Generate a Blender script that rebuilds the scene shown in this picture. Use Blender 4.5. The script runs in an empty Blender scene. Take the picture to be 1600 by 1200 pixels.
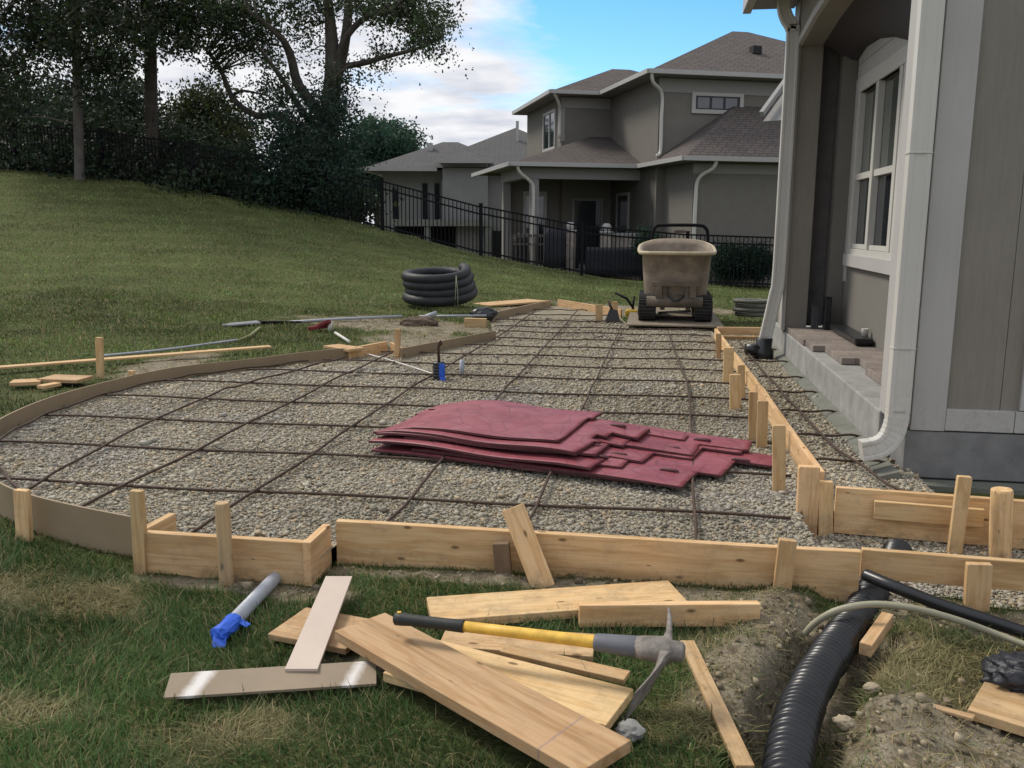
import bpy, bmesh, math, random
import numpy as np
from mathutils import Vector, Matrix
random.seed(7); rng = np.random.default_rng(11)
scene = bpy.context.scene
COL = scene.collection
R = math.radians

# ------------------------------------------------------------------ camera
F = 1400.0
PITCH, ROLL, YAW, H = R(10.079), R(-0.342), R(9.005), 1.5
def cam_axes():
    cp, sp = math.cos(PITCH), math.sin(PITCH); cy, sy = math.cos(YAW), math.sin(YAW)
    f = np.array([-sy*cp, cy*cp, -sp]); r = np.array([cy, sy, 0.0]); d = np.cross(f, r)
    cr, sr = math.cos(ROLL), math.sin(ROLL)
    return np.array([cr*r+sr*d, -sr*r+cr*d, f])
CM = cam_axes(); C0 = np.array([0, 0, H])
cam = bpy.data.cameras.new('camera'); camo = bpy.data.objects.new('camera', cam); COL.objects.link(camo)
cam.sensor_width = 36; cam.lens = 36*F/1600; cam.clip_start = 0.05; cam.clip_end = 5000
r_, d_, f_ = CM
camo.matrix_world = Matrix(((r_[0], -d_[0], -f_[0], 0), (r_[1], -d_[1], -f_[1], 0), (r_[2], -d_[2], -f_[2], H), (0, 0, 0, 1)))
scene.camera = camo

# ------------------------------------------------------------------ world, sun, exposure
SUN_EL, SUN_AZ = 48.0, -62.0       # azimuth from +Y towards +X
world = bpy.data.worlds.new('World'); scene.world = world; world.use_nodes = True
def build_world():
    nt = world.node_tree; N = nt.nodes; L = nt.links
    for n in list(N): N.remove(n)
    def nd(t, **k):
        n = N.new(t)
        for a, b in k.items(): setattr(n, a, b)
        return n
    out = nd('ShaderNodeOutputWorld'); bg = nd('ShaderNodeBackground'); bg.inputs[1].default_value = 0.13
    sky = nd('ShaderNodeTexSky'); sky.sky_type = 'NISHITA'; sky.sun_disc = False
    sky.sun_elevation = R(SUN_EL); sky.sun_rotation = R(SUN_AZ); sky.air_density = 1.0; sky.dust_density = 0.3; sky.ozone_density = 3.0
    tc = nd('ShaderNodeTexCoord'); sep = nd('ShaderNodeSeparateXYZ'); L.new(tc.outputs['Generated'], sep.inputs[0])
    def m(op, a, b=None, c=None):
        n = nd('ShaderNodeMath', operation=op)
        for i, x in enumerate((a, b, c)):
            if x is None: continue
            if isinstance(x, (int, float)): n.inputs[i].default_value = x
            else: L.new(x, n.inputs[i])
        return n.outputs[0]
    z = m('ADD', m('MAXIMUM', sep.outputs[2], 0.0), 0.12)
    cb = nd('ShaderNodeCombineXYZ'); L.new(m('DIVIDE', sep.outputs[0], z), cb.inputs[0]); L.new(m('DIVIDE', sep.outputs[1], z), cb.inputs[1])
    no = nd('ShaderNodeTexNoise'); no.inputs['Scale'].default_value = 1.15; no.inputs['Detail'].default_value = 9; no.inputs['Roughness'].default_value = 0.62; no.inputs['Distortion'].default_value = 0.35
    L.new(cb.outputs[0], no.inputs['Vector'])
    no2 = nd('ShaderNodeTexNoise'); no2.inputs['Scale'].default_value = 3.4; no2.inputs['Detail'].default_value = 7; L.new(cb.outputs[0], no2.inputs['Vector'])
    # a gap in the cloud above the neighbour's roof
    vd = nd('ShaderNodeVectorMath', operation='DISTANCE'); L.new(tc.outputs['Generated'], vd.inputs[0])
    vd.inputs[1].default_value = (0.02, 0.97, 0.215)
    mp = nd('ShaderNodeMapRange'); mp.interpolation_type = 'SMOOTHSTEP'
    mp.inputs['From Min'].default_value = 0.25; mp.inputs['From Max'].default_value = 0.05; mp.inputs['To Min'].default_value = 0.0; mp.inputs['To Max'].default_value = 0.5
    L.new(vd.outputs['Value'], mp.inputs['Value'])
    dens = m('SUBTRACT', m('ADD', no.outputs[0], 0.16), mp.outputs[0])
    lowc = m('MULTIPLY', m('SUBTRACT', 0.17, m('MINIMUM', sep.outputs[2], 0.17)), 1.5)
    dens = m('ADD', dens, lowc)
    ramp = nd('ShaderNodeValToRGB'); L.new(dens, ramp.inputs[0])
    ramp.color_ramp.elements[0].position = 0.38; ramp.color_ramp.elements[1].position = 0.66
    cc = nd('ShaderNodeValToRGB'); L.new(no2.outputs[0], cc.inputs[0])
    cc.color_ramp.elements[0].position = 0.33; cc.color_ramp.elements[0].color = (3.2, 3.35, 3.75, 1)
    cc.color_ramp.elements[1].position = 0.62; cc.color_ramp.elements[1].color = (4.75, 4.75, 4.85, 1)
    mix = nd('ShaderNodeMix', data_type='RGBA'); L.new(ramp.outputs[0], mix.inputs[0])
    hs = nd('ShaderNodeHueSaturation'); hs.inputs['Saturation'].default_value = 1.35; hs.inputs['Value'].default_value = 1.0; L.new(sky.outputs[0], hs.inputs['Color'])
    L.new(hs.outputs[0], mix.inputs[6]); L.new(cc.outputs[0], mix.inputs[7])
    L.new(mix.outputs[2], bg.inputs[0]); L.new(bg.outputs[0], out.inputs[0])
build_world()
sl = bpy.data.lights.new('sun', 'SUN'); sl.energy = 1.9; sl.angle = R(16); sl.color = (1.0, 0.93, 0.82)
so = bpy.data.objects.new('sun', sl); COL.objects.link(so)
sd = Vector((math.sin(R(SUN_AZ))*math.cos(R(SUN_EL)), math.cos(R(SUN_AZ))*math.cos(R(SUN_EL)), math.sin(R(SUN_EL))))
so.rotation_euler = sd.to_track_quat('Z', 'Y').to_euler(); so.location = (0, 0, 30)
scene.view_settings.view_transform = 'Standard'; scene.view_settings.look = 'None'
scene.view_settings.exposure = 0.66; scene.view_settings.gamma = 1.0

# ------------------------------------------------------------------ rays from photograph pixels to planes in the place
def ray(x, y): return CM.T @ np.array([(x-800)/F, (y-600)/F, 1.0])
def Pz(x, y, z=0.0): d = ray(x, y); return C0+d*((z-H)/d[2])
def PX(x, y, X): d = ray(x, y); return C0+d*(X/d[0])
def PY(x, y, Y): d = ray(x, y); return C0+d*(Y/d[1])
def vv(p): return Vector([float(t) for t in p])

# ------------------------------------------------------------------ mesh helpers
class MB:
    def __init__(s): s.v = []; s.f = []; s.uv = {}
    def add(s, vs, fs):
        o = len(s.v); s.v += [tuple(map(float, p)) for p in vs]; s.f += [tuple(i+o for i in f) for f in fs]; return s
    def hexa(s, p): return s.add(p, [(0, 3, 2, 1), (4, 5, 6, 7), (0, 1, 5, 4), (1, 2, 6, 5), (2, 3, 7, 6), (3, 0, 4, 7)])
    def box(s, x0, x1, y0, y1, z0, z1, fr=None):
        p = [(x0, y0, z0), (x1, y0, z0), (x1, y1, z0), (x0, y1, z0), (x0, y0, z1), (x1, y0, z1), (x1, y1, z1), (x0, y1, z1)]
        return s.hexa([fr(*q) for q in p] if fr else p)
    def beam(s, a, b, w, h, up=(0, 0, 1)):
        a, b = vv(a), vv(b); d = (b-a).normalized(); sd = d.cross(Vector(up))
        if sd.length < 1e-5: sd = d.cross(Vector((0, 1, 0)))
        sd.normalize(); u = sd.cross(d)
        p = []
        for q in (a, b):
            for i, j in ((-1, -1), (1, -1), (1, 1), (-1, 1)): p.append(q+sd*(i*w/2)+u*(j*h/2))
        return s.add(p, [(0, 1, 2, 3), (7, 6, 5, 4), (0, 4, 5, 1), (1, 5, 6, 2), (2, 6, 7, 3), (3, 7, 4, 0)])
    def tube(s, pts, r, n=8, cap=True, closed=False):
        pts = [vv(p) for p in pts]; m = len(pts)
        rs = r if hasattr(r, '__len__') else [r]*m
        rings = []; prev = None
        for i, p in enumerate(pts):
            a = pts[i-1] if (i or closed) else p; b = pts[(i+1) % m] if (i < m-1 or closed) else p
            d = (b-a).normalized()
            if prev is None:
                s1 = d.cross(Vector((0, 0, 1)))
                if s1.length < 1e-3: s1 = d.cross(Vector((1, 0, 0)))
            else: s1 = prev-d*prev.dot(d)
            s1.normalize(); prev = s1; s2 = d.cross(s1)
            rings.append([p+(s1*math.cos(2*math.pi*k/n)+s2*math.sin(2*math.pi*k/n))*rs[i] for k in range(n)])
        vs = [q for rg in rings for q in rg]; fs = []
        for i in range(m if closed else m-1):
            j = (i+1) % m
            for k in range(n): fs.append((i*n+k, i*n+(k+1) % n, j*n+(k+1) % n, j*n+k))
        if cap and not closed: fs += [tuple(range(n))[::-1], tuple((m-1)*n+k for k in range(n))]
        return s.add(vs, fs)
    def lathe(s, c, prof, n=24):
        c = vv(c); vs = []; fs = []
        for r, z in prof:
            vs += [c+Vector((r*math.cos(2*math.pi*k/n), r*math.sin(2*math.pi*k/n), z)) for k in range(n)]
        for i in range(len(prof)-1):
            for k in range(n): fs.append((i*n+k, i*n+(k+1) % n, (i+1)*n+(k+1) % n, (i+1)*n+k))
        fs += [tuple(range(n))[::-1], tuple((len(prof)-1)*n+k for k in range(n))]
        return s.add(vs, fs)
    def quad(s, a, b, c, d, uv=None):
        s.add([a, b, c, d], [(0, 1, 2, 3)])
        if uv: s.uv[len(s.f)-1] = uv
        return s
    def poly(s, ps, uv=None):
        s.add(ps, [tuple(range(len(ps)))])
        if uv: s.uv[len(s.f)-1] = uv
        return s
    def build(s, name, mat, parent=None, smooth=False, origin=None, bevel=0):
        if origin is None:
            if parent is not None: origin = parent['_o']
            else:
                a = np.array(s.v); origin = ((a[:, 0].min()+a[:, 0].max())/2, (a[:, 1].min()+a[:, 1].max())/2, a[:, 2].min())
        o = np.array([float(t) for t in origin])
        me = bpy.data.meshes.new(name); me.from_pydata([tuple(np.array(p)-o) for p in s.v], [], s.f); me.update()
        if s.uv:
            ul = me.uv_layers.new(name='UVMap')
            for pi, uvs in s.uv.items():
                for k, li in enumerate(me.polygons[pi].loop_indices): ul.data[li].uv = uvs[k]
        me.materials.append(mat)
        if smooth: me.polygons.foreach_set('use_smooth', [True]*len(me.polygons))
        ob = bpy.data.objects.new(name, me); COL.objects.link(ob)
        if parent is not None:
            ob.parent = parent; po = np.array(parent['_o'])
            ob.location = tuple(o-po); ob['_o'] = [float(t) for t in o]
        else: ob.location = tuple(o); ob['_o'] = [float(t) for t in o]
        if bevel:
            b = ob.modifiers.new('bevel', 'BEVEL'); b.width = bevel; b.segments = 2; b.limit_method = 'ANGLE'
        return ob
def tag(o, label=None, cat=None, group=None, kind=None):
    for k, v in (('label', label), ('category', cat), ('group', group), ('kind', kind)):
        if v: o[k] = v
    return o
def empty(name, loc, label, cat, group=None):
    o = bpy.data.objects.new(name, None); COL.objects.link(o); o.location = tuple(float(t) for t in loc)
    o['_o'] = [float(t) for t in loc]; o.empty_display_size = 0.2
    return tag(o, label, cat, group)
def catmull(pts, per=6):
    P = [np.array(p, float) for p in pts]; out = []
    for i in range(len(P)-1):
        a = P[max(i-1, 0)]; b = P[i]; c = P[i+1]; d = P[min(i+2, len(P)-1)]
        for k in range(per):
            t = k/per
            out.append(0.5*((2*b)+(-a+c)*t+(2*a-5*b+4*c-d)*t*t+(-a+3*b-3*c+d)*t**3))
    out.append(P[-1]); return out

# ------------------------------------------------------------------ materials
MATS = {}
class NT:
    def __init__(s, name):
        s.m = bpy.data.materials.new(name); s.m.use_nodes = True; s.t = s.m.node_tree
        s.b = s.t.nodes['Principled BSDF']
    def n(s, ty, **k):
        x = s.t.nodes.new(ty)
        for a, b in k.items():
            if a in x.inputs.keys() if hasattr(x.inputs, 'keys') else False: x.inputs[a].default_value = b
            else: setattr(x, a, b)
        return x
    def l(s, a, b): s.t.links.new(a, b)
    def coord(s, scale=(1, 1, 1), rnd=False, which='Object'):
        tc = s.n('ShaderNodeTexCoord'); mp = s.n('ShaderNodeMapping'); mp.inputs['Scale'].default_value = scale
        if rnd:
            oi = s.n('ShaderNodeObjectInfo'); ad = s.n('ShaderNodeVectorMath', operation='MULTIPLY_ADD')
            cb = s.n('ShaderNodeCombineXYZ')
            for i in range(3): s.l(oi.outputs['Random'], cb.inputs[i])
            s.l(cb.outputs[0], ad.inputs[0]); ad.inputs[1].default_value = (37, 19, 53); s.l(tc.outputs[which], ad.inputs[2])
            s.l(ad.outputs[0], mp.inputs[0])
        else: s.l(tc.outputs[which], mp.inputs[0])
        return mp.outputs[0]
    def noise(s, vec, scale, detail=4, rough=0.55, dist=0.0):
        x = s.n('ShaderNodeTexNoise'); x.inputs['Scale'].default_value = scale; x.inputs['Detail'].default_value = detail
        x.inputs['Roughness'].default_value = rough; x.inputs['Distortion'].default_value = dist; s.l(vec, x.inputs['Vector']); return x.outputs[0]
    def ramp(s, fac, stops):
        x = s.n('ShaderNodeValToRGB'); s.l(fac, x.inputs[0]); cr = x.color_ramp
        while len(cr.elements) < len(stops): cr.elements.new(0.5)
        for e, (p, c) in zip(cr.elements, stops):
            e.position = p; e.color = (c, c, c, 1) if isinstance(c, (int, float)) else (*c, 1)
        return x.outputs[0]
    def mix(s, f, a, b, mode='MIX'):
        x = s.n('ShaderNodeMix', data_type='RGBA', blend_type=mode)
        for sock, v in ((x.inputs[0], f), (x.inputs[6], a), (x.inputs[7], b)):
            if isinstance(v, (int, float)): sock.default_value = v
            elif isinstance(v, tuple): sock.default_value = (*v, 1)
            else: s.l(v, sock)
        return x.outputs[2]
    def bump(s, h, st=0.3, dist=0.01):
        x = s.n('ShaderNodeBump'); x.inputs['Strength'].default_value = st; x.inputs['Distance'].default_value = dist
        s.l(h, x.inputs['Height']); s.l(x.outputs[0], s.b.inputs['Normal'])
    def done(s, col=None, rough=0.7, metal=0.0, spec=0.5):
        if col is not None:
            if isinstance(col, tuple): s.b.inputs['Base Color'].default_value = (*col, 1)
            else: s.l(col, s.b.inputs['Base Color'])
        s.b.inputs['Roughness'].default_value = rough; s.b.inputs['Metallic'].default_value = metal
        s.b.inputs['Specular IOR Level'].default_value = spec
        return s.m
def mat_plain(name, col, rough=0.6, metal=0.0, var=0.18, scale=9, bump=0.15, spec=0.4):
    if name in MATS: return MATS[name]
    t = NT(name); c = t.coord(rnd=True); f = t.noise(c, scale, 6, 0.65)
    lo = tuple(x*(1-var) for x in col); hi = tuple(min(1, x*(1+var)) for x in col)
    cc = t.ramp(f, [(0.3, lo), (0.7, hi)])
    t.bump(t.noise(c, scale*7, 4), bump, 0.004)
    MATS[name] = t.done(cc, rough, metal, spec); return MATS[name]
def mat_wood(name, light, dark, knots=True, weather=0.0, rough=0.75, mark=None):
    t = NT(name)
    c = t.coord((1, 1, 1), rnd=True)
    mp = t.n('ShaderNodeMapping'); mp.inputs['Scale'].default_value = (1.6, 16, 16); t.l(c, mp.inputs[0])
    warp = t.noise(mp.outputs[0], 1.0, 3, 0.5)
    mp2 = t.n('ShaderNodeMapping'); mp2.inputs['Scale'].default_value = (2.2, 60, 60); t.l(c, mp2.inputs[0])
    fine = t.noise(mp2.outputs[0], 2.0, 5, 0.6, 0.6)
    wv = t.n('ShaderNodeMath', operation='SINE'); ml = t.n('ShaderNodeMath', operation='MULTIPLY'); t.l(warp, ml.inputs[0]); ml.inputs[1].default_value = 27
    t.l(ml.outputs[0], wv.inputs[0])
    g = t.n('ShaderNodeMapRange'); t.l(wv.outputs[0], g.inputs[0]); g.inputs[1].default_value = -1; g.inputs[2].default_value = 1
    grain = t.ramp(g.outputs[0], [(0.0, 0.0), (0.7, 0.16), (1.0, 0.62)])
    base = t.mix(grain, light, dark)
    base = t.mix(t.ramp(fine, [(0.35, 0.0), (0.75, 0.35)]), base, tuple(x*0.62 for x in dark))
    big = t.noise(c, 2.3, 3)
    base = t.mix(t.ramp(big, [(0.35, 0.0), (0.75, 0.4)]), base, tuple(min(1, a*1.05) for a in (light[0]*0.95, light[1]*0.8, light[2]*0.7)))
    mh = t.n('ShaderNodeMapping'); mh.inputs['Scale'].default_value = (0.55, 7, 7); t.l(c, mh.inputs[0])
    base = t.mix(t.ramp(t.noise(mh.outputs[0], 1.2, 4, 0.6, 0.4), [(0.54, 0.0), (0.66, 0.6), (0.72, 0.2)]), base, tuple(x*0.72 for x in dark))
    oi = t.n('ShaderNodeObjectInfo')
    hs = t.n('ShaderNodeHueSaturation'); mr = t.n('ShaderNodeMapRange'); t.l(oi.outputs['Random'], mr.inputs[0]); mr.inputs[3].default_value = 0.72; mr.inputs[4].default_value = 1.14
    t.l(mr.outputs[0], hs.inputs['Value']); t.l(base, hs.inputs['Color']); base = hs.outputs[0]
    rm = t.n('ShaderNodeMath', operation='FRACT'); rq = t.n('ShaderNodeMath', operation='MULTIPLY'); t.l(oi.outputs['Random'], rq.inputs[0]); rq.inputs[1].default_value = 7.31; t.l(rq.outputs[0], rm.inputs[0])
    hr = t.n('ShaderNodeMapRange'); t.l(rm.outputs[0], hr.inputs[0]); hr.inputs[3].default_value = 0.496; hr.inputs[4].default_value = 0.508; t.l(hr.outputs[0], hs.inputs['Hue'])
    if knots:
        mk = t.n('ShaderNodeMapping'); mk.inputs['Scale'].default_value = (5.0, 12, 12); t.l(c, mk.inputs[0])
        vo = t.n('ShaderNodeTexVoronoi'); vo.inputs['Scale'].default_value = 1.0; t.l(mk.outputs[0], vo.inputs['Vector'])
        kf = t.ramp(vo.outputs['Distance'], [(0.0, 1.0), (0.07, 0.85), (0.13, 0.0)])
        base = t.mix(kf, base, tuple(x*0.28 for x in dark))
    if weather:
        w = t.ramp(t.noise(c, 6, 6, 0.7), [(0.3, 0.0), (0.7, weather)])
        base = t.mix(w, base, (0.25, 0.23, 0.2))
    # dirt smudges
    base = t.mix(t.ramp(t.noise(c, 9, 8, 0.75), [(0.52, 0.0), (0.78, 0.5)]), base, (0.24, 0.18, 0.12))
    base = t.mix(t.ramp(t.noise(c, 3.4, 9, 0.8), [(0.6, 0.0), (0.74, 0.3)]), base, (0.36, 0.31, 0.23))
    mn = t.n('ShaderNodeMapping'); mn.inputs['Scale'].default_value = (3.2, 15, 15); t.l(c, mn.inputs[0]); vn = t.n('ShaderNodeTexVoronoi'); t.l(mn.outputs[0], vn.inputs['Vector']); vn.inputs['Scale'].default_value = 1.0
    base = t.mix(t.ramp(vn.outputs['Distance'], [(0.0, 0.9), (0.028, 0.9), (0.04, 0.0)]), base, (0.06, 0.05, 0.045))
    if mark is not None:
        tc2 = t.n('ShaderNodeTexCoord'); sx = t.n('ShaderNodeSeparateXYZ'); t.l(tc2.outputs['Object'], sx.inputs[0]); q1 = t.n('ShaderNodeMath', operation='MULTIPLY_ADD'); t.l(sx.outputs[1], q1.inputs[0]); q1.inputs[1].default_value = 0.12; t.l(sx.outputs[0], q1.inputs[2])
        q2 = t.n('ShaderNodeMath', operation='SUBTRACT'); t.l(q1.outputs[0], q2.inputs[0]); q2.inputs[1].default_value = mark; q3 = t.n('ShaderNodeMath', operation='ABSOLUTE'); t.l(q2.outputs[0], q3.inputs[0])
        q4 = t.n('ShaderNodeMath', operation='MULTIPLY_ADD'); t.l(t.noise(c, 40, 5, 0.8), q4.inputs[0]); q4.inputs[1].default_value = 0.012; t.l(q3.outputs[0], q4.inputs[2])
        base = t.mix(t.ramp(q4.outputs[0], [(0.007, 0.6), (0.011, 0.0)]), base, (0.2, 0.16, 0.19))
    gp = t.n('ShaderNodeNewGeometry'); gz = t.n('ShaderNodeSeparateXYZ'); t.l(gp.outputs['Position'], gz.inputs[0]); gm = t.n('ShaderNodeMapRange'); t.l(gz.outputs[2], gm.inputs[0]); gm.inputs[1].default_value = 0.02; gm.inputs[2].default_value = -0.09
    g2 = t.n('ShaderNodeMath', operation='MULTIPLY'); t.l(gm.outputs[0], g2.inputs[0]); t.l(t.ramp(t.noise(c, 11, 9, 0.8), [(0.46, 0.0), (0.62, 0.6)]), g2.inputs[1])
    base = t.mix(g2.outputs[0], base, (0.17, 0.13, 0.085))
    t.bump(fine, 0.25, 0.003)
    MATS[name] = t.done(base, rough, 0, 0.25); return MATS[name]
PINE = mat_wood('pine_lumber', (0.69, 0.485, 0.27), (0.50, 0.29, 0.12))
MARKED = mat_wood('marked_pine_plank', (0.67, 0.46, 0.26), (0.46, 0.255, 0.105), mark=1.05)
PINE2 = mat_wood('weathered_stake_wood', (0.50, 0.34, 0.19), (0.33, 0.2, 0.1), True, 0.35)
BROWN = mat_wood('brown_stake_wood', (0.2, 0.12, 0.065), (0.12, 0.07, 0.04), False, 0.2)
HARD = mat_plain('hardboard', (0.275, 0.21, 0.13), 0.7, var=0.1, scale=3)
HARDIN = mat_plain('primed_siding_strip', (0.52, 0.43, 0.36), 0.65, var=0.06, scale=4)
BLACKPL = mat_plain('black_plastic', (0.014, 0.015, 0.017), 0.33, var=0.3, bump=0.05, spec=0.5)
COILPL = mat_plain('dusty_black_plastic', (0.02, 0.022, 0.024), 0.55, var=0.3, bump=0.05, spec=0.3)
STEEL = mat_plain('rusty_steel_bar', (0.062, 0.038, 0.026), 0.8, var=0.45, scale=25)
def mat_paint(name, col, dirt, rough, vert=True):
    t = NT(name); c = t.coord(rnd=True); base = t.ramp(t.noise(c, 2.2, 5, 0.6), [(0.3, tuple(x*0.94 for x in col)), (0.7, tuple(x*1.04 for x in col))])
    mp = t.n('ShaderNodeMapping'); mp.inputs['Scale'].default_value = (14, 14, 0.9); t.l(c, mp.inputs[0])
    base = t.mix(t.ramp(t.noise(mp.outputs[0], 1.6, 6, 0.65), [(0.5, 0.0), (0.8, 0.4)]), base, dirt)
    base = t.mix(t.ramp(t.noise(c, 30, 6, 0.75), [(0.62, 0.0), (0.8, 0.3)]), base, dirt)
    geo = t.n('ShaderNodeNewGeometry'); sp = t.n('ShaderNodeSeparateXYZ'); t.l(geo.outputs['Position'], sp.inputs[0])
    mr = t.n('ShaderNodeMapRange'); t.l(sp.outputs[2], mr.inputs[0]); mr.inputs[1].default_value = 0.75; mr.inputs[2].default_value = 0.15; 
    mm = t.n('ShaderNodeMath', operation='MULTIPLY'); t.l(mr.outputs[0], mm.inputs[0]); t.l(t.ramp(t.noise(c, 22, 7, 0.75), [(0.5, 0.0), (0.68, 0.45)]), mm.inputs[1])
    base = t.mix(mm.outputs[0], base, (0.2, 0.165, 0.12))
    vs = t.n('ShaderNodeMapping'); vs.inputs['Scale'].default_value = (30, 30, 1.5); t.l(c, vs.inputs[0]); t.bump(t.noise(vs.outputs[0], 2, 5, 0.6), 0.16, 0.004)
    MATS[name] = t.done(base, rough, 0, 0.35); return MATS[name]
PAINT_TRIM = mat_paint('light_trim_paint', (0.41, 0.40, 0.385), (0.33, 0.31, 0.28), 0.6)
PAINT_WHITE = mat_paint('white_metal_paint', (0.53, 0.52, 0.48), (0.42, 0.39, 0.33), 0.42)
CONC = mat_plain('concrete', (0.27, 0.27, 0.255), 0.9, var=0.25, scale=5, bump=0.3)
CONCD = mat_plain('damp_concrete', (0.19, 0.19, 0.188), 0.9, var=0.22, scale=6, bump=0.5)
FOOT = mat_plain('footing_concrete', (0.15, 0.155, 0.13), 0.95, var=0.2, scale=6, bump=0.4)
BLACKMETAL = mat_plain('black_fence_metal', (0.009, 0.009, 0.011), 0.7, var=0.1, spec=0.12)
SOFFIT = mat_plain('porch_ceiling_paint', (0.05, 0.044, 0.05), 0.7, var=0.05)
NWALL = mat_plain('stucco_taupe', (0.165, 0.155, 0.136), 0.9, var=0.06, scale=3, bump=0.3)
NTRIM = mat_plain('taupe_trim', (0.25, 0.245, 0.235), 0.7, var=0.04)
NGRAY = mat_plain('stucco_blue_grey', (0.25, 0.25, 0.24), 0.9, var=0.06, scale=2, bump=0.3)
GUTTER = mat_plain('gutter_paint', (0.38, 0.375, 0.36), 0.45, var=0.04)
DARKIN = mat_plain('dark_interior', (0.02, 0.02, 0.022), 0.8)
CURTAIN = mat_plain('sheer_curtain', (0.25, 0.3, 0.27), 0.9)
def mat_glass(name, tint=(0.02, 0.024, 0.028)):
    t = NT(name); return t.done(tint, 0.04, 0, 0.9)
GLASS = mat_glass('window_glass')
def mat_siding():
    t = NT('vertical_siding'); c = t.coord()
    mp = t.n('ShaderNodeMapping'); mp.inputs['Scale'].default_value = (26, 26, 1.6); t.l(c, mp.inputs[0])
    f = t.noise(mp.outputs[0], 2.5, 6, 0.65, 0.7)
    col = t.ramp(t.noise(c, 1.3, 6, 0.65), [(0.3, (0.215, 0.197, 0.168)), (0.7, (0.265, 0.244, 0.21))])
    col = t.mix(t.ramp(f, [(0.35, 0.22), (0.6, 0.0)]), col, (0.13, 0.122, 0.11))
    col = t.mix(t.ramp(t.noise(c, 24, 6, 0.75), [(0.62, 0.0), (0.8, 0.4)]), col, (0.3, 0.285, 0.26))
    t.bump(f, 0.55, 0.008); return t.done(col, 0.75, 0, 0.3)
SIDING = mat_siding()
def mat_shingle(name, a, b, c_):
    t = NT(name); tc = t.n('ShaderNodeTexCoord'); br = t.n('ShaderNodeTexBrick')
    t.l(tc.outputs['UV'], br.inputs['Vector'])
    br.inputs['Scale'].default_value = 1; br.inputs['Brick Width'].default_value = 0.26; br.inputs['Row Height'].default_value = 0.145
    br.inputs['Mortar Size'].default_value = 0.02; br.inputs['Color1'].default_value = (*a, 1); br.inputs['Color2'].default_value = (*b, 1); br.inputs['Mortar'].default_value = (*c_, 1)
    br.offset = 0.37
    col = t.mix(t.ramp(t.noise(tc.outputs['UV'], 3.5, 6, 0.7), [(0.35, 0.0), (0.7, 0.55)]), br.outputs[0], b)
    col = t.mix(t.ramp(t.noise(tc.outputs['UV'], 40, 3), [(0.4, 0.0), (0.7, 0.35)]), col, c_)
    t.bump(br.outputs['Fac'], -0.8, 0.02); return t.done(col, 0.95, 0, 0.2)
SHIN = mat_shingle('brown_shingle', (0.15, 0.125, 0.11), (0.10, 0.087, 0.082), (0.05, 0.044, 0.043))
SHIN2 = mat_shingle('grey_shingle', (0.145, 0.14, 0.135), (0.11, 0.108, 0.108), (0.06, 0.06, 0.06))
def mat_attr(name, rough=0.7, spec=0.2, trans=0.0, bump=0):
    t = NT(name); a = t.n('ShaderNodeAttribute'); a.attribute_name = 'col'
    t.l(a.outputs['Color'], t.b.inputs['Base Color'])
    m = t.done(None, rough, 0, spec)
    if trans:
        tr = t.n('ShaderNodeBsdfTranslucent'); t.l(a.outputs['Color'], tr.inputs[0])
        mx = t.n('ShaderNodeMixShader'); mx.inputs[0].default_value = trans
        out = t.t.nodes['Material Output']; t.l(t.b.outputs[0], mx.inputs[1]); t.l(tr.outputs[0], mx.inputs[2]); t.l(mx.outputs[0], out.inputs[0])
    return m
LEAF = mat_attr('leaf', 0.6, 0.2, 0.3)
BLADE = mat_attr('grass_blade', 0.6, 0.2, 0.3)
STONE = mat_attr('crushed_stone', 0.9, 0.2)
BARK = mat_plain('bark', (0.085, 0.072, 0.06), 0.95, var=0.4, scale=4, bump=0.6)
BARKG = mat_plain('grey_bark', (0.115, 0.102, 0.092), 0.95, var=0.3, scale=4, bump=0.6)

def raw_mesh(name, verts, faces_flat, nper, mat, cols=None, smooth=False):
    """fast mesh from numpy arrays, all faces with nper corners"""
    me = bpy.data.meshes.new(name); nv = len(verts); nf = len(faces_flat)//nper
    me.vertices.add(nv); me.vertices.foreach_set('co', np.asarray(verts, np.float32).ravel())
    me.loops.add(nf*nper); me.loops.foreach_set('vertex_index', np.asarray(faces_flat, np.int32))
    me.polygons.add(nf); me.polygons.foreach_set('loop_start', np.arange(0, nf*nper, nper, dtype=np.int32))
    me.update(calc_edges=True); me.validate()
    if cols is not None:
        a = me.color_attributes.new('col', 'FLOAT_COLOR', 'POINT'); c4 = np.ones((nv, 4), np.float32); c4[:, :3] = cols
        a.data.foreach_set('color', c4.ravel())
    if smooth: me.polygons.foreach_set('use_smooth', np.ones(nf, bool))
    me.materials.append(mat)
    o = bpy.data.objects.new(name, me); COL.objects.link(o); return o

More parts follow.
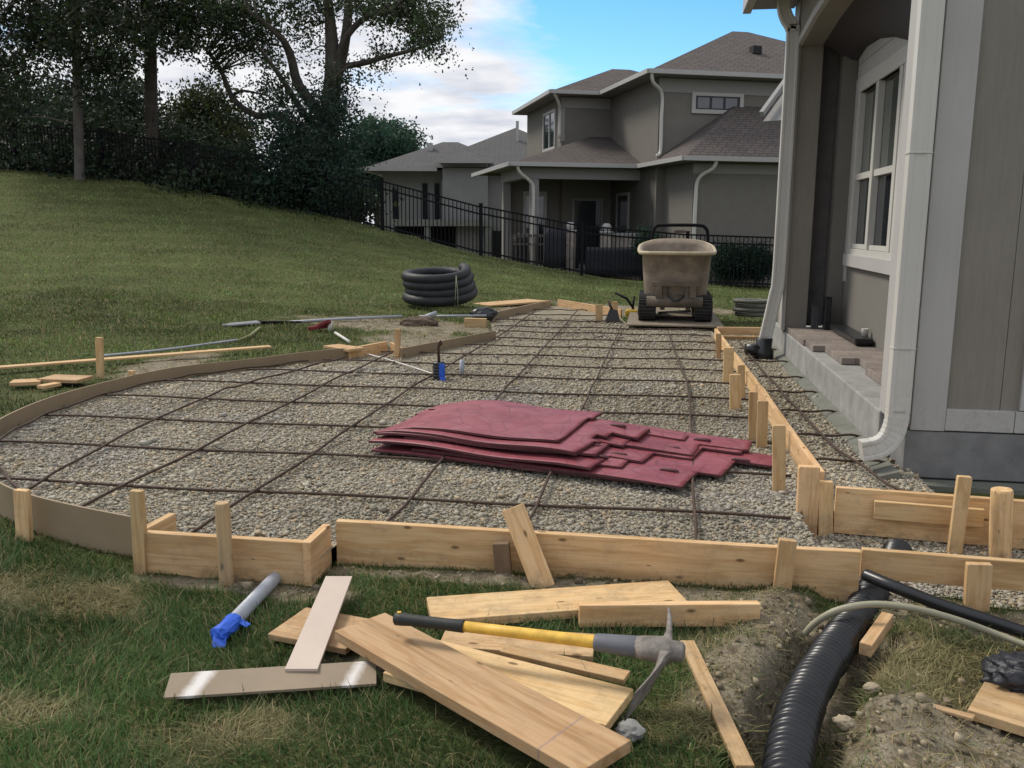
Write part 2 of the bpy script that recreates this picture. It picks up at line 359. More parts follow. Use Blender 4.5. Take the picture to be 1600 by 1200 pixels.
# ------------------------------------------------------------------ value noise in numpy
_nt = rng.random((256, 256))
def vnoise(x, y):
    x = np.asarray(x, float); y = np.asarray(y, float)
    xi = np.floor(x).astype(int); yi = np.floor(y).astype(int); fx = x-xi; fy = y-yi
    fx = fx*fx*(3-2*fx); fy = fy*fy*(3-2*fy)
    g = lambda i, j: _nt[i % 256, j % 256]
    return (g(xi, yi)*(1-fx)+g(xi+1, yi)*fx)*(1-fy)+(g(xi, yi+1)*(1-fx)+g(xi+1, yi+1)*fx)*fy
def fbm(x, y, o=4):
    s = 0; a = 0.5; x = np.asarray(x, float); y = np.asarray(y, float)
    for k in range(o): s = s+a*vnoise(x+17.3*k, y+5.1*k); x = x*2.03; y = y*2.03; a *= 0.5
    return s
def sstep(a, b, x): t = np.clip((x-a)/(b-a), 0, 1); return t*t*(3-2*t)
def in_poly(px, py, poly):
    ins = np.zeros(px.shape, bool); n = len(poly)
    for i in range(n):
        x0, y0 = poly[i]; x1, y1 = poly[(i+1) % n]
        c = ((y0 > py) != (y1 > py)) & (px < (x1-x0)*(py-y0)/((y1-y0) if y1 != y0 else 1e-9)+x0)
        ins ^= c
    return ins
def seg_dist(px, py, path):
    d = np.full(np.shape(px), 1e9)
    for (x0, y0), (x1, y1) in zip(path[:-1], path[1:]):
        dx, dy = x1-x0, y1-y0; t = np.clip(((px-x0)*dx+(py-y0)*dy)/(dx*dx+dy*dy+1e-12), 0, 1)
        d = np.minimum(d, np.hypot(px-x0-t*dx, py-y0-t*dy))
    return d

# ------------------------------------------------------------------ patio layout (world metres)
CURVE = [(-3.38, 9.62), (-3.77, 9.12), (-4.08, 8.66), (-4.38, 8.25), (-4.59, 7.85), (-4.72, 7.35), (-4.75, 6.75), (-4.70, 6.15), (-4.56, 5.57), (-4.32, 5.07), (-3.95, 4.58), (-3.46, 4.18), (-3.1, 3.98), (-2.75, 3.85), (-2.33, 3.74)]
CURVE_S = [tuple(p) for p in catmull(CURVE, 6)]
PATIO = CURVE_S+[(-2.28, 3.62), (-1.47, 3.62), (-1.45, 3.87), (0.91, 3.87), (0.80, 4.3), (0.80, 4.75), (0.93, 5.1), (0.95, 7.9), (0.93, 10.4), (0.85, 12.2), (0.84, 13.4), (-0.35, 13.5), (-0.55, 14.9), (-1.75, 16.7), (-1.95, 16.75), (-2.55, 13.8), (-2.09, 11.6), (-2.80, 9.70), (-3.12, 10.25)]
STRIP = [(0.826, 4.82), (1.62, 4.82), (1.62, 12.2), (0.85, 12.2), (0.93, 10.4), (0.95, 7.9), (0.93, 5.1)]
BAY = [(0.91, 3.87), (2.6, 3.82), (2.6, 4.818), (0.8253, 4.818), (0.80, 4.75), (0.80, 4.3)]
BAYZ = -0.125
PIPE_PATH = [(1.27, 4.62), (1.19, 4.4), (1.05, 4.1), (0.90, 3.74), (0.72, 3.34), (0.555, 2.95), (0.44, 2.54), (0.36, 2.0)]
CREST = np.array([(-60, 4.2), (-30, 3.6), (-20, 3.08), (-18.8, 2.98), (-17.5, 2.88), (-15.1, 2.65), (-12.3, 2.18), (-9.8, 1.78), (-7.8, 1.3), (-5.6, 0.74), (-3.5, 0.34), (-1.5, 0.0), (-0.4, -0.08), (3.0, -0.2), (60, -0.3)])
def hill(X, Y):
    zc = np.interp(X, CREST[:, 0], CREST[:, 1])
    up = sstep(7.5, 27.0, Y)*0.35+0.65*np.clip((Y-7.5)/17.5, 0, 1)**1.15
    up = np.where(Y > 25, 1.0, up)
    dec = np.where(Y > 26.3, np.exp(-np.maximum(Y-26.3, 0)/np.where(X > -10.5, 4.0, 25.0)), 1.0)
    return zc*np.minimum(up, 1)*dec-0.35*(1-dec)
def patio_d(X, Y):
    ins = in_poly(X, Y, PATIO) | in_poly(X, Y, STRIP) | in_poly(X, Y, BAY)
    return ins
def ground_h(X, Y, detail=True):
    X = np.asarray(X, float); Y = np.asarray(Y, float)
    h = hill(X, Y)
    near = sstep(5.2, 3.2, Y); h = h*(1-near)-0.1*near
    lf = sstep(-2.3, -4.2, X)*sstep(3.6, 6.0, Y)*sstep(13, 8, Y); h = h+0.03*lf
    rt = sstep(0.5, 1.2, X)*sstep(13.0, 11.0, Y)*sstep(4.5, 5.2, Y); h = h*(1-rt)-0.08*rt
    if detail:
        h = h+0.03*(fbm(X*1.3, Y*1.3, 3)-0.45)*sstep(30, 10, np.hypot(X, Y))
        dm = dirt_mask(X, Y)
        h = h+dm*(0.075*(fbm(X*5, Y*5, 4)-0.42)+0.03*(fbm(X*19, Y*19, 2)-0.37))
        # trench cut for the drain pipe, spoil heaped beside it
        d = seg_dist(X, Y, PIPE_PATH); act = sstep(4.3, 3.6, Y)
        h = h-0.13*sstep(0.2, 0.1, d)*act+0.05*np.exp(-((d-0.30)/0.11)**2)*act*(0.3+fbm(X*4, Y*4, 3))
    fr = sstep(0.35, 0.05, np.abs(Y-3.72))*(np.abs(X+0.3) < 3.0); h = np.where(Y < 4.2, h*(1-fr)+fr*np.maximum(h, -0.095), h)
    ins = patio_d(X, Y)
    h = np.where(ins, np.minimum(h, -0.165), h)
    return h
DIRT = [(0.5, 3.1, 0.34, 0.34), (0.86, 2.72, 0.36, 0.36), (0.3, 3.62, 0.7, 0.14), (1.5, 3.66, 0.7, 0.14), (-1.4, 3.5, 0.2, 0.08), (-0.4, 3.76, 1.2, 0.06), (-1.8, 3.53, 0.4, 0.06), (0.65, 3.5, 0.35, 0.2), (-3.4, 12.4, 1.6, 0.7), (-3.0, 11.0, 0.6, 0.9), (-2.3, 14.5, 0.5, 1.6), (1.2, 13.1, 0.9, 0.9), (-0.9, 16.2, 1.2, 0.9), (-5.0, 8.6, 0.35, 0.8), (0.2, 17.0, 2.2, 0.7), (-0.6, 2.95, 0.5, 0.1)]
STRAW = [(-1.28, 2.42, 0.17, 0.16), (-2.72, 3.25, 0.3, 0.16), (1.05, 3.22, 0.42, 0.28), (1.5, 3.35, 0.4, 0.2), (0.7, 3.3, 0.18, 0.18), (-3.2, 3.3, 0.25, 0.15), (-1.9, 2.45, 0.22, 0.08), (-2.35, 3.3, 0.25, 0.13), (0.2, 2.72, 0.22, 0.16), (1.35, 2.95, 0.35, 0.18)]
def blob(X, Y, L, n=5.0):
    m = np.zeros(np.shape(X)); w = (fbm(X*n, Y*n, 4)-0.47)*1.5
    for cx, cy, rx, ry in L:
        d = np.hypot((X-cx)/rx, (Y-cy)/ry); m = np.maximum(m, sstep(1.25, 0.7, d+w*0.9))
    return m
def dirt_mask(X, Y): return blob(X, Y, DIRT)
def straw_mask(X, Y):
    m = np.zeros(np.shape(X)); w = (fbm(X*6, Y*6, 5)-0.47)*2.6
    for cx, cy, rx, ry in STRAW: m = np.maximum(m, 0.65*sstep(1.6, 0.4, np.hypot((X-cx)/rx, (Y-cy)/ry)+w))
    return m

def build_ground():
    xs = np.concatenate([-np.geomspace(60, 900, 12)[::-1], np.linspace(-58, -9, 80), np.linspace(-8.8, -3.1, 60), np.arange(-3.05, 2.8, 0.032), np.linspace(2.9, 12, 40), np.linspace(13, 58, 24), np.geomspace(60, 900, 12)])
    ys = np.concatenate([-np.geomspace(4, 300, 10)[::-1], np.linspace(-3, 1.7, 12), np.arange(1.8, 4.0, 0.03), np.linspace(4.05, 8, 60), np.linspace(8.15, 32, 140), np.linspace(33, 60, 30), np.geomspace(62, 1500, 22)])
    X, Y = np.meshgrid(xs, ys); Z = ground_h(X, Y)
    dm = dirt_mask(X, Y); sm = straw_mask(X, Y)
    nx, ny = len(xs), len(ys); idx = np.arange(nx*ny).reshape(ny, nx)
    f = np.stack([idx[:-1, :-1], idx[:-1, 1:], idx[1:, 1:], idx[1:, :-1]], -1).reshape(-1)
    t = NT('lawn_soil'); c = t.coord(which='Object')
    a = t.n('ShaderNodeAttribute'); a.attribute_name = 'col'; sp = t.n('ShaderNodeSeparateColor'); t.l(a.outputs['Color'], sp.inputs[0])
    g1 = t.noise(c, 0.5, 4, 0.6); g2 = t.noise(c, 9, 6, 0.7); g3 = t.noise(c, 42, 4, 0.7)
    grass = t.ramp(g1, [(0.3, (0.07, 0.092, 0.03)), (0.7, (0.115, 0.13, 0.046))])
    grass = t.mix(t.ramp(g2, [(0.35, 0.0), (0.7, 0.7)]), grass, (0.11, 0.1, 0.045))
    grass = t.mix(t.ramp(g3, [(0.42, 0.75), (0.6, 0.0)]), grass, (0.03, 0.042, 0.014))
    mw = t.n('ShaderNodeTexWave'); mw.inputs['Scale'].default_value = 0.28; mw.inputs['Distortion'].default_value = 2.5; mw.inputs['Detail'].default_value = 3; mw.inputs['Detail Scale'].default_value = 1.4
    mpw = t.n('ShaderNodeMapping'); mpw.inputs['Rotation'].default_value = (0, 0, R(62)); t.l(c, mpw.inputs[0]); t.l(mpw.outputs[0], mw.inputs['Vector'])
    grass = t.mix(t.ramp(mw.outputs[0], [(0.4, 0.0), (0.9, 0.25)]), grass, (0.135, 0.14, 0.058))
    soil = t.ramp(t.noise(c, 17, 9, 0.78), [(0.32, (0.055, 0.042, 0.027)), (0.5, (0.17, 0.14, 0.095)), (0.7, (0.38, 0.335, 0.25))])
    soil2 = t.mix(t.ramp(t.noise(c, 5, 4), [(0.4, 0.0), (0.62, 0.8)]), soil, (0.25, 0.22, 0.165))
    straw = t.ramp(t.noise(c, 70, 5, 0.8), [(0.36, (0.035, 0.028, 0.014)), (0.62, (0.22, 0.165, 0.085))])
    k = t.mix(sp.outputs[1], grass, straw); k = t.mix(sp.outputs[0], k, soil2)
    t.bump(t.mix(0.5, g3, g2), 0.9, 0.03); m = t.done(k, 0.95, 0, 0.1)
    o = raw_mesh('ground', np.stack([X, Y, Z], -1).reshape(-1, 3), f, 4, m, np.stack([dm, sm*(1-dm), dm*0], -1).reshape(-1, 3), True)
    tag(o, 'green lawn rising to a grassy hill, torn to bare soil beside the forms', 'ground', kind='structure')
build_ground()

def build_gravel():
    t = NT('gravel'); c = t.coord()
    vo = t.n('ShaderNodeTexVoronoi'); vo.inputs['Scale'].default_value = 46; t.l(c, vo.inputs['Vector'])
    v2 = t.n('ShaderNodeTexVoronoi'); v2.inputs['Scale'].default_value = 95; t.l(c, v2.inputs['Vector'])
    hs = t.ramp(vo.outputs['Color'], [(0.1, (0.25, 0.22, 0.16)), (0.5, (0.335, 0.297, 0.218)), (0.9, (0.42, 0.38, 0.285))])
    col = t.mix(t.ramp(vo.outputs['Distance'], [(0.3, 0.0), (0.8, 0.45)]), hs, (0.14, 0.12, 0.09))
    col = t.mix(t.ramp(t.noise(c, 1.1, 5, 0.65), [(0.35, 0.0), (0.7, 0.5)]), col, (0.33, 0.285, 0.21))
    col = t.mix(t.ramp(t.noise(c, 3.0, 5, 0.65), [(0.5, 0.0), (0.75, 0.35)]), col, (0.15, 0.13, 0.105))
    inv = t.n('ShaderNodeMath', operation='SUBTRACT'); inv.inputs[0].default_value = 1; t.l(vo.outputs['Distance'], inv.inputs[1])
    t.bump(inv.outputs[0], 1.0, 0.02); m = t.done(col, 0.95, 0, 0.15)
    from mathutils.geometry import tessellate_polygon
    gv = []; gf = []
    for P, z in ((PATIO, 0.0), (STRIP, 0.0), (BAY, BAYZ)):
        Q = [Vector((x, y, z)) for x, y in P]; o_ = len(gv); gv += [tuple(q) for q in Q]
        for a, b, c_ in tessellate_polygon([Q]):
            n = (Q[b]-Q[a]).cross(Q[c_]-Q[a]).z
            if abs(n) < 1e-9: continue
            gf.append((a+o_, b+o_, c_+o_) if n > 0 else (a+o_, c_+o_, b+o_))
    me = bpy.data.meshes.new('gravel_bed'); me.from_pydata(gv, [], gf); me.update(); me.materials.append(m)
    o = bpy.data.objects.new('gravel_bed', me); COL.objects.link(o); tag(o, 'crushed grey tan gravel bed inside the wooden patio forms', 'gravel', kind='structure')
    # loose stones on top
    def pts(n, y0, y1, x0=-4.8, x1=2.6):
        x = rng.uniform(x0, x1, n); y = rng.uniform(y0, y1, n)
        k = in_poly(x, y, PATIO) | in_poly(x, y, STRIP) | in_poly(x, y, BAY); x, y = x[k], y[k]
        k = (seg_dist(x, y, PATIO+PATIO[:1]) > 0.045) | ((x > 0.74) & (y > 3.95) & (y < 5.1)); return x[k], y[k]
    A = [pts(110000, 3.5, 6.0), pts(70000, 6.0, 9.0), pts(26000, 9.0, 14.5)]
    X = np.concatenate([a[0] for a in A]); Y = np.concatenate([a[1] for a in A])
    n = len(X); s = rng.lognormal(math.log(0.0071), 0.38, n)*(1+0.05*np.maximum(Y-5, 0))
    base = np.array([(-1, -1, -1), (1, -1, -1), (1, 1, -1), (-1, 1, -1), (-1, -1, 1), (1, -1, 1), (1, 1, 1), (-1, 1, 1)], float)*0.62
    V = base[None]*(1+rng.normal(0, 0.28, (n, 8, 3)))
    ang = rng.uniform(0, 6.28, n); tl = rng.normal(0, 0.5, n)
    V = V*np.stack([s*rng.uniform(0.8, 1.5, n), s, s*rng.uniform(0.4, 0.75, n)], -1)[:, None]
    cz, sz = np.cos(ang)[:, None], np.sin(ang)[:, None]; ct, st = np.cos(tl)[:, None], np.sin(tl)[:, None]
    y1 = V[..., 1]*ct-V[..., 2]*st; z1 = V[..., 1]*st+V[..., 2]*ct; x1 = V[..., 0]
    V = np.stack([x1*cz-y1*sz, x1*sz+y1*cz, z1], -1)
    V[..., 0] += X[:, None]; V[..., 1] += Y[:, None]; V[..., 2] += (s*rng.uniform(0.0, 0.75, n)+np.where(in_poly(X, Y, BAY), BAYZ, 0.0))[:, None]
    F8 = np.array([(0, 3, 2, 1), (4, 5, 6, 7), (0, 1, 5, 4), (1, 2, 6, 5), (2, 3, 7, 6), (3, 0, 4, 7)])
    fa = (F8[None]+(np.arange(n)*8)[:, None, None]).reshape(-1)
    tone = rng.beta(2.2, 2.2, n)[:, None]; c0 = np.array([0.25, 0.227, 0.178]); c1 = np.array([0.42, 0.387, 0.31])
    cols = c0+(c1-c0)*tone; warm = (rng.random(n) < 0.18)[:, None]; cols = np.where(warm, cols*np.array([1.08, 0.95, 0.8]), cols)
    patch = (fbm(X*0.9, Y*0.9, 4)-0.45)[:, None]; cols = cols*(1+patch*0.75); gp = sstep(0.5, 0.62, fbm(X*1.7+9, Y*1.7, 3))[:, None]; cols = cols*(1-gp*0.35)+gp*0.35*cols.mean(1, keepdims=True)*np.array([1.02, 0.99, 0.96])
    o = raw_mesh('crushed_stone', V.reshape(-1, 3), fa, 4, STONE, np.repeat(np.clip(cols, 0, 1), 8, 0))
    tag(o, 'loose crushed stone scattered over the gravel bed', 'gravel', kind='stuff')
build_gravel()

# ------------------------------------------------------------------ lumber
FOOTPRINTS = []
def board(label, o, xd, yd, L, W, T, mat=None, name='wood_board', cat='board', group=None, warp=0.0, bevel=0.003, foot=True, parent=None):
    """slab with one corner at o, length along xd, width along yd, thickness T going down from its top face"""
    x = vv(xd).normalized(); y = vv(yd); y = (y-x*y.dot(x)).normalized(); z = x.cross(y)
    n = max(2, int(L/0.25)); vs = []; fs = []
    for i in range(n+1):
        t = i/n*L; w = warp*(math.sin(t*2.1+L*3)+0.4*math.sin(t*5+1))*0.5
        vs += [(t, w, -T), (t, W+w, -T), (t, W+w, 0), (t, w, 0)]
    for i in range(n):
        a = i*4; b = a+4
        for k in range(4): fs.append((a+k, b+k, b+(k+1) % 4, a+(k+1) % 4))
    fs += [(0, 1, 2, 3), (n*4+3, n*4+2, n*4+1, n*4)]
    me = bpy.data.meshes.new(name); me.from_pydata(vs, [], fs); me.update(); bm = bmesh.new(); bm.from_mesh(me); bmesh.ops.recalc_face_normals(bm, faces=bm.faces); bm.to_mesh(me); bm.free()
    me.materials.append(mat or PINE)
    ob = bpy.data.objects.new(name, me); COL.objects.link(ob)
    M = Matrix((x, y, z)).transposed().to_4x4(); M.translation = vv(o); ob.matrix_world = M
    if bevel:
        b = ob.modifiers.new('bevel', 'BEVEL'); b.width = bevel; b.segments = 2; b.limit_method = 'ANGLE'
    if foot and abs(z.z) > 0.5:
        p = vv(o); FOOTPRINTS.append([(q.x, q.y) for q in (p, p+x*L, p+x*L+y*W, p+y*W)])
    return tag(ob, label, cat, group)
def flat(label, a, b, c, za, zb, T, zc=None, **k):
    """a,b: photo pixels of one long edge of the top face, c: the far corner beside a"""
    A = Pz(*a, za); B = Pz(*b, zb); Cc = Pz(*c, za if zc is None else zc)
    xd = B-A; L = np.linalg.norm(xd); xd = xd/L; yd = Cc-A; yd = yd-xd*np.dot(yd, xd); W = np.linalg.norm(yd)
    if np.cross(xd, yd)[2] < 0:
        A = A+xd*L; xd = -xd
    return board(label, A, xd, yd, L, W, T, **k)
def edge_board(label, a, b, z0, z1, T, **k):
    """a board on edge from plan point a to b, its face between heights z0..z1, thickness T away from the camera"""
    A = np.array([a[0], a[1], z0]); xd = np.array([b[0]-a[0], b[1]-a[1], 0.0]); L = np.linalg.norm(xd)
    if xd[0] < 0: A = A+xd; xd = -xd
    return board(label, A, xd, (0, 0, 1), L, z1-z0, T, foot=False, **k)

FG = 'boards of the patio formwork'
edge_board('longest pine form board, along the front behind the scattered scraps', (-1.445, 3.851), (0.915, 3.862), -0.115, 0.122, 0.04, name='form_board', cat='form board', group=FG, warp=0.004)
edge_board('short pine form board fronting the small step at the front left', (-2.27, 3.60), (-1.475, 3.60), -0.12, 0.105, 0.04, name='form_board', cat='form board', group=FG)
board('stub form board closing the right side of the small front step', (-1.468, 3.592, -0.105), (0, 1, 0), (0, 0, 1), 0.256, 0.215, 0.038, name='form_board', cat='form board', group=FG, foot=False)
board('stub form board behind the twin stake at the left end of the small front step', (-2.285, 3.61, -0.105), (0.06, 1, 0), (0, 0, 1), 0.27, 0.212, 0.038, name='form_board', cat='form board', group=FG, foot=False)
edge_board('narrow pine form board running off to the right above the black drain pipe', (0.925, 3.89), (2.5, 3.79), -0.005, 0.125, 0.035, name='form_board', cat='form board', group=FG, warp=0.004)
edge_board('pine form board with a cleat nailed on, below the house foundation', (0.985, 4.80), (2.6, 4.64), -0.115, 0.138, 0.038, name='form_board', cat='form board', group=FG)
edge_board('shorter pine cleat fixed to the face of the form board below the house', (1.17, 4.738), (1.69, 4.686), -0.005, 0.09, 0.036, name='cleat_board', cat='board')
board('nearer pine form board of the long run parallel to the porch curb', (0.945, 7.85, -0.03), (0.033, -2.75, 0), (0, 0, 1), 2.76, 0.17, -0.038, name='form_board', cat='form board', group=FG, foot=False, warp=0.006)
board('farther pine form board of the long run parallel to the porch curb', (0.845, 12.3, -0.03), (0.1, -4.44, 0), (0, 0, 1), 4.44, 0.165, -0.038, name='form_board', cat='form board', group=FG, foot=False, warp=0.006)
edge_board('pine form board crossing the far end of the narrow porch strip, upper one', (0.84, 12.2), (1.5, 12.28), 0.07, 0.17, 0.04, name='form_board', cat='form board', group=FG)
edge_board('pine form board crossing the far end of the narrow porch strip, lower one', (0.84, 12.24), (1.46, 12.32), -0.05, 0.045, 0.04, name='form_board', cat='form board', group=FG)
edge_board('bright pine form board at the left rear jog, its left piece', (-3.36, 9.58), (-3.12, 10.2), -0.02, 0.125, 0.035, name='form_board', cat='form board', group=FG)
edge_board('bright pine form board at the left rear jog, its short return', (-3.09, 10.2), (-2.83, 9.74), -0.02, 0.12, 0.035, name='form_board', cat='form board', group=FG)
edge_board('grey hardboard form strip ending by the orange block at the rear left', (-2.80, 9.70), (-2.06, 11.62), -0.03, 0.12, 0.02, mat=HARD, name='form_board', cat='form board', group=FG)
edge_board('grey form board at the far left edge of the gravel behind the coil', (-2.52, 13.9), (-1.9, 16.55), -0.03, 0.13, 0.03, mat=HARD, name='form_board', cat='form board', group=FG)
edge_board('reddish pine form board closing the far end of the gravel', (-1.80, 16.75), (-0.55, 14.95), -0.03, 0.13, 0.03, name='form_board', cat='form board', group=FG)

def curved_form():
    outer = [(p[0], p[1]) for p in CURVE_S]; m = MB(); n = len(outer); vs = []; fs = []
    for i, (x, y) in enumerate(outer):
        a = outer[max(i-1, 0)]; b = outer[min(i+1, n-1)]; d = np.array([b[0]-a[0], b[1]-a[1]]); d /= np.linalg.norm(d); nn = np.array([-d[1], d[0]])
        bot = -0.02 if y > 5.2 else -0.14
        zt = 0.122+0.003*math.sin(i*0.35)
        for s, z in ((0, bot), (0.013, bot), (0.013, zt), (0, zt)): vs.append((x-nn[0]*s, y-nn[1]*s, z))
    for i in range(n-1):
        a = i*4; b = a+4
        for k in range(4): fs.append((a+k, b+k, b+(k+1) % 4, a+(k+1) % 4))
    fs += [(0, 1, 2, 3), tuple(n*4-1-k for k in range(4))]
    m.add(vs, fs); o = m.build('curved_form', HARD)
    tag(o, 'bent grey brown hardboard form making the rounded left edge of the patio', 'form board', FG)
curved_form()

# stakes: base pixel, top pixel, widths
SG = 'wooden stakes holding the forms'
def stake(label, base, top, zb, wpx, th=0.035, mat=None, taper=0.55, Y=None, round_=False, embed=0.12, group=SG):
    B = Pz(*base, zb) if Y is None else PY(*base, Y); Yb = B[1]; T = PY(*top, Yb)
    w = wpx/F*Yb/math.cos(YAW); ax = vv(T-B).normalized(); L = (vv(T)-vv(B)).length
    x = Vector((1, 0, 0)); x = (x-ax*x.dot(ax)).normalized(); y = ax.cross(x)
    m = MB(); vs = []; fs = []
    prof = [(-embed, taper), (-embed*0.2, 0.97), (L*0.5, 1.0), (L*0.97, 1.0), (L, 0.93)]
    if round_:
        nn = 12
        for h, s in prof: vs += [vv(B)+ax*h+(x*math.cos(2*math.pi*k/nn)*w/2+y*math.sin(2*math.pi*k/nn)*w/2)*s*(1+0.04*math.sin(k*3+h*30)) for k in range(nn)]
    else:
        nn = 4
        for h, s in prof: vs += [vv(B)+ax*h+x*(i*w/2*s)+y*(j*th/2) for i, j in ((-1, -1), (1, -1), (1, 1), (-1, 1))]
    for i in range(len(prof)-1):
        for k in range(nn): fs.append((i*nn+k, i*nn+(k+1) % nn, (i+1)*nn+(k+1) % nn, (i+1)*nn+k))
    fs += [tuple(range(nn))[::-1], tuple((len(prof)-1)*nn+k for k in range(nn))]
    # local frame with length along x for the grain
    Mx = Matrix((ax, x, -y)).transposed(); Mi = Mx.transposed()
    me = bpy.data.meshes.new('wooden_stake'); me.from_pydata([tuple(Mi @ (Vector(v)-vv(B))) for v in vs], [], fs); me.update()
    bm = bmesh.new(); bm.from_mesh(me); bmesh.ops.recalc_face_normals(bm, faces=bm.faces); bm.to_mesh(me); bm.free()
    me.materials.append(mat or PINE); ob = bpy.data.objects.new('wooden_stake', me); COL.objects.link(ob)
    M = Mx.to_4x4(); M.translation = vv(B); ob.matrix_world = M
    b = ob.modifiers.new('bevel', 'BEVEL'); b.width = 0.003; b.segments = 2; b.limit_method = 'ANGLE'
    return tag(ob, label, 'stake', group)
stake('wide stake against the outside of the curved hardboard form', (40, 858), (34, 765), -0.1, 27, Y=3.86)
stake('upright stake beside the left end of the small front step', (221, 890), (214, 766), -0.1, 23, Y=3.60)
stake('rough grey round stake in front of the small step board', (356, 932), (347, 785), -0.1, 25, round_=True, Y=3.535, mat=PINE2)
stake('dark brown stake in the shade beside the leaning board', (789, 918), (783, 848), -0.1, 27, Y=3.80, mat=BROWN)
stake('pine stake tilted against the right part of the long front board', (1218, 948), (1231, 843), -0.1, 27, Y=3.80)
stake('short wedge shaped stake on the narrow board at the right edge', (1525, 948), (1530, 880), -0.1, 36, Y=3.79, taper=0.5)
stake('slim tilted stake in front of the nailed cleat', (1491, 864), (1507, 744), -0.02, 20, Y=4.62)
stake('stout round stake beside the right end of the cleat', (1562, 875), (1566, 764), -0.02, 31, round_=True, Y=4.60)
stake('thick stake at the corner where the porch run meets the cross board', (1258, 852), (1264, 728), -0.02, 31, Y=4.765, th=0.05)
stake('short block stake behind the corner stake, against the cross board', (1289, 834), (1290, 752), -0.02, 22, Y=4.775)
stake('tall narrow stake pushed in near the pointed end of the red mats', (1217, 768), (1217, 664), 0.0, 19, taper=0.7, embed=0.08)
stake('right one of the two slim stakes midway along the porch run', (1190, 700), (1192, 626), 0.0, 16, taper=0.7, embed=0.08)
stake('left one of the two slim stakes midway along the porch run', (1176, 687), (1177, 612), 0.0, 13, taper=0.7, embed=0.08)
stake('broad pale stake with a sawn point past the middle of the porch run', (1149, 640), (1149, 585), 0.0, 17, taper=0.6, embed=0.08)
stake('orange toned stake tucked behind the broad pale stake', (1158, 622), (1158, 570), 0.0, 11, embed=0.08)
stake('rounded top stake next to the far end of the porch run', (1137, 600), (1139, 543), 0.0, 15, embed=0.08)
stake('farthest stake of the porch run, beside the cross boards', (1123, 560), (1123, 521), 0.0, 8, embed=0.08)
stake('tall lone stake in the lawn outside the curved form', (157, 590), (155, 527), 0.02, 12, Y=7.7)
stake('small stake on the inner face of the curved form', (205, 605), (205, 579), 0.0, 10, embed=0.05)
stake('upright stake at the rear jog of the forms', (621, 545), (621, 514), 0.02, 9, Y=9.72)
stake('pine stake near the far right corner of the gravel beside the black scoop', (936, 504), (936, 476), 0.0, 11, embed=0.05)
stake('small stake ending the far reddish form board', (961, 500), (961, 471), 0.0, 8, embed=0.05)

# loose scraps
LG = 'loose wood scraps on the grass'
flat('short narrow scrap lying hidden under the mattock handle', (700, 975), (930, 990), (698, 1010), -0.055, -0.055, 0.03, group=LG)
flat('pale pine scrap with an angled end under the siding strip', (418, 990), (540, 1014), (476, 948), -0.06, -0.06, 0.025, group=LG)
flat('thin scrap showing behind the second plank', (780, 1017), (975, 1062), (800, 1006), -0.045, -0.045, 0.02, group=LG)
flat('second widest plank with a pencil line, tucked under the big plank', (672, 996), (990, 1076), (560, 1040), -0.02, -0.02, 0.035, group=LG)
flat('biggest pine plank lying diagonally in the foreground with a sawn line', (523, 985), (905, 1207), (585, 948), 0.02, 0.02, 0.04, group=LG, warp=0.004, mat=MARKED)
flat('long pine scrap flat on the grass close to the front form board', (675, 970), (1075, 940), (675, 932), -0.045, -0.045, 0.038, group=LG)
A5 = Pz(905, 981, -0.085); B5 = Pz(1187, 979, -0.085)
board('two by four offcut standing on edge behind the mattock head', A5, B5-A5, (0, 0, 1), np.linalg.norm(B5-A5), 0.095, 0.04, group=LG)
flat('smooth pinkish siding strip lying across the grass at the left', (445, 1045), (509, 900), (497, 1043), -0.03, -0.0, 0.011, mat=HARDIN, name='siding_strip', cat='siding strip', group=LG, bevel=0.001)
b9 = flat('brown hardboard strip with white paint patches in the foreground grass', (255, 1090), (588, 1068), (262, 1052), -0.06, -0.06, 0.011, zc=-0.035, mat=HARD, name='hardboard_strip', cat='board', group=LG, bevel=0.001)
flat('narrow lath lying in the grass right of the mattock', (1150, 1196), (1062, 1000), (1180, 1196), -0.06, -0.055, 0.02, group=LG)
flat('sawn pine board at the lower right edge beside the black bundle', (1512, 1108), (1640, 1148), (1530, 1052), -0.05, -0.05, 0.035, group=LG)
flat('thin broken lath in the straw left of the lower right board', (1430, 1098), (1520, 1122), (1432, 1092), -0.07, -0.05, 0.012, group=LG)
flat('small wedge of pine beside the drain pipe', (1343, 1003), (1378, 955), (1364, 1007), -0.03, -0.02, 0.05, group=LG)
# leaning board
LB0 = PY(852, 920, 3.70); LB1 = PY(803, 800, 3.82)
LB0[2] = -0.1
board('pine board leaning against the long front form, its top sticking up', LB0-np.array([0.055, 0, 0]), LB1-LB0, (1, 0.1, 0), np.linalg.norm(LB1-LB0), 0.105, -0.02, group=LG, foot=False)
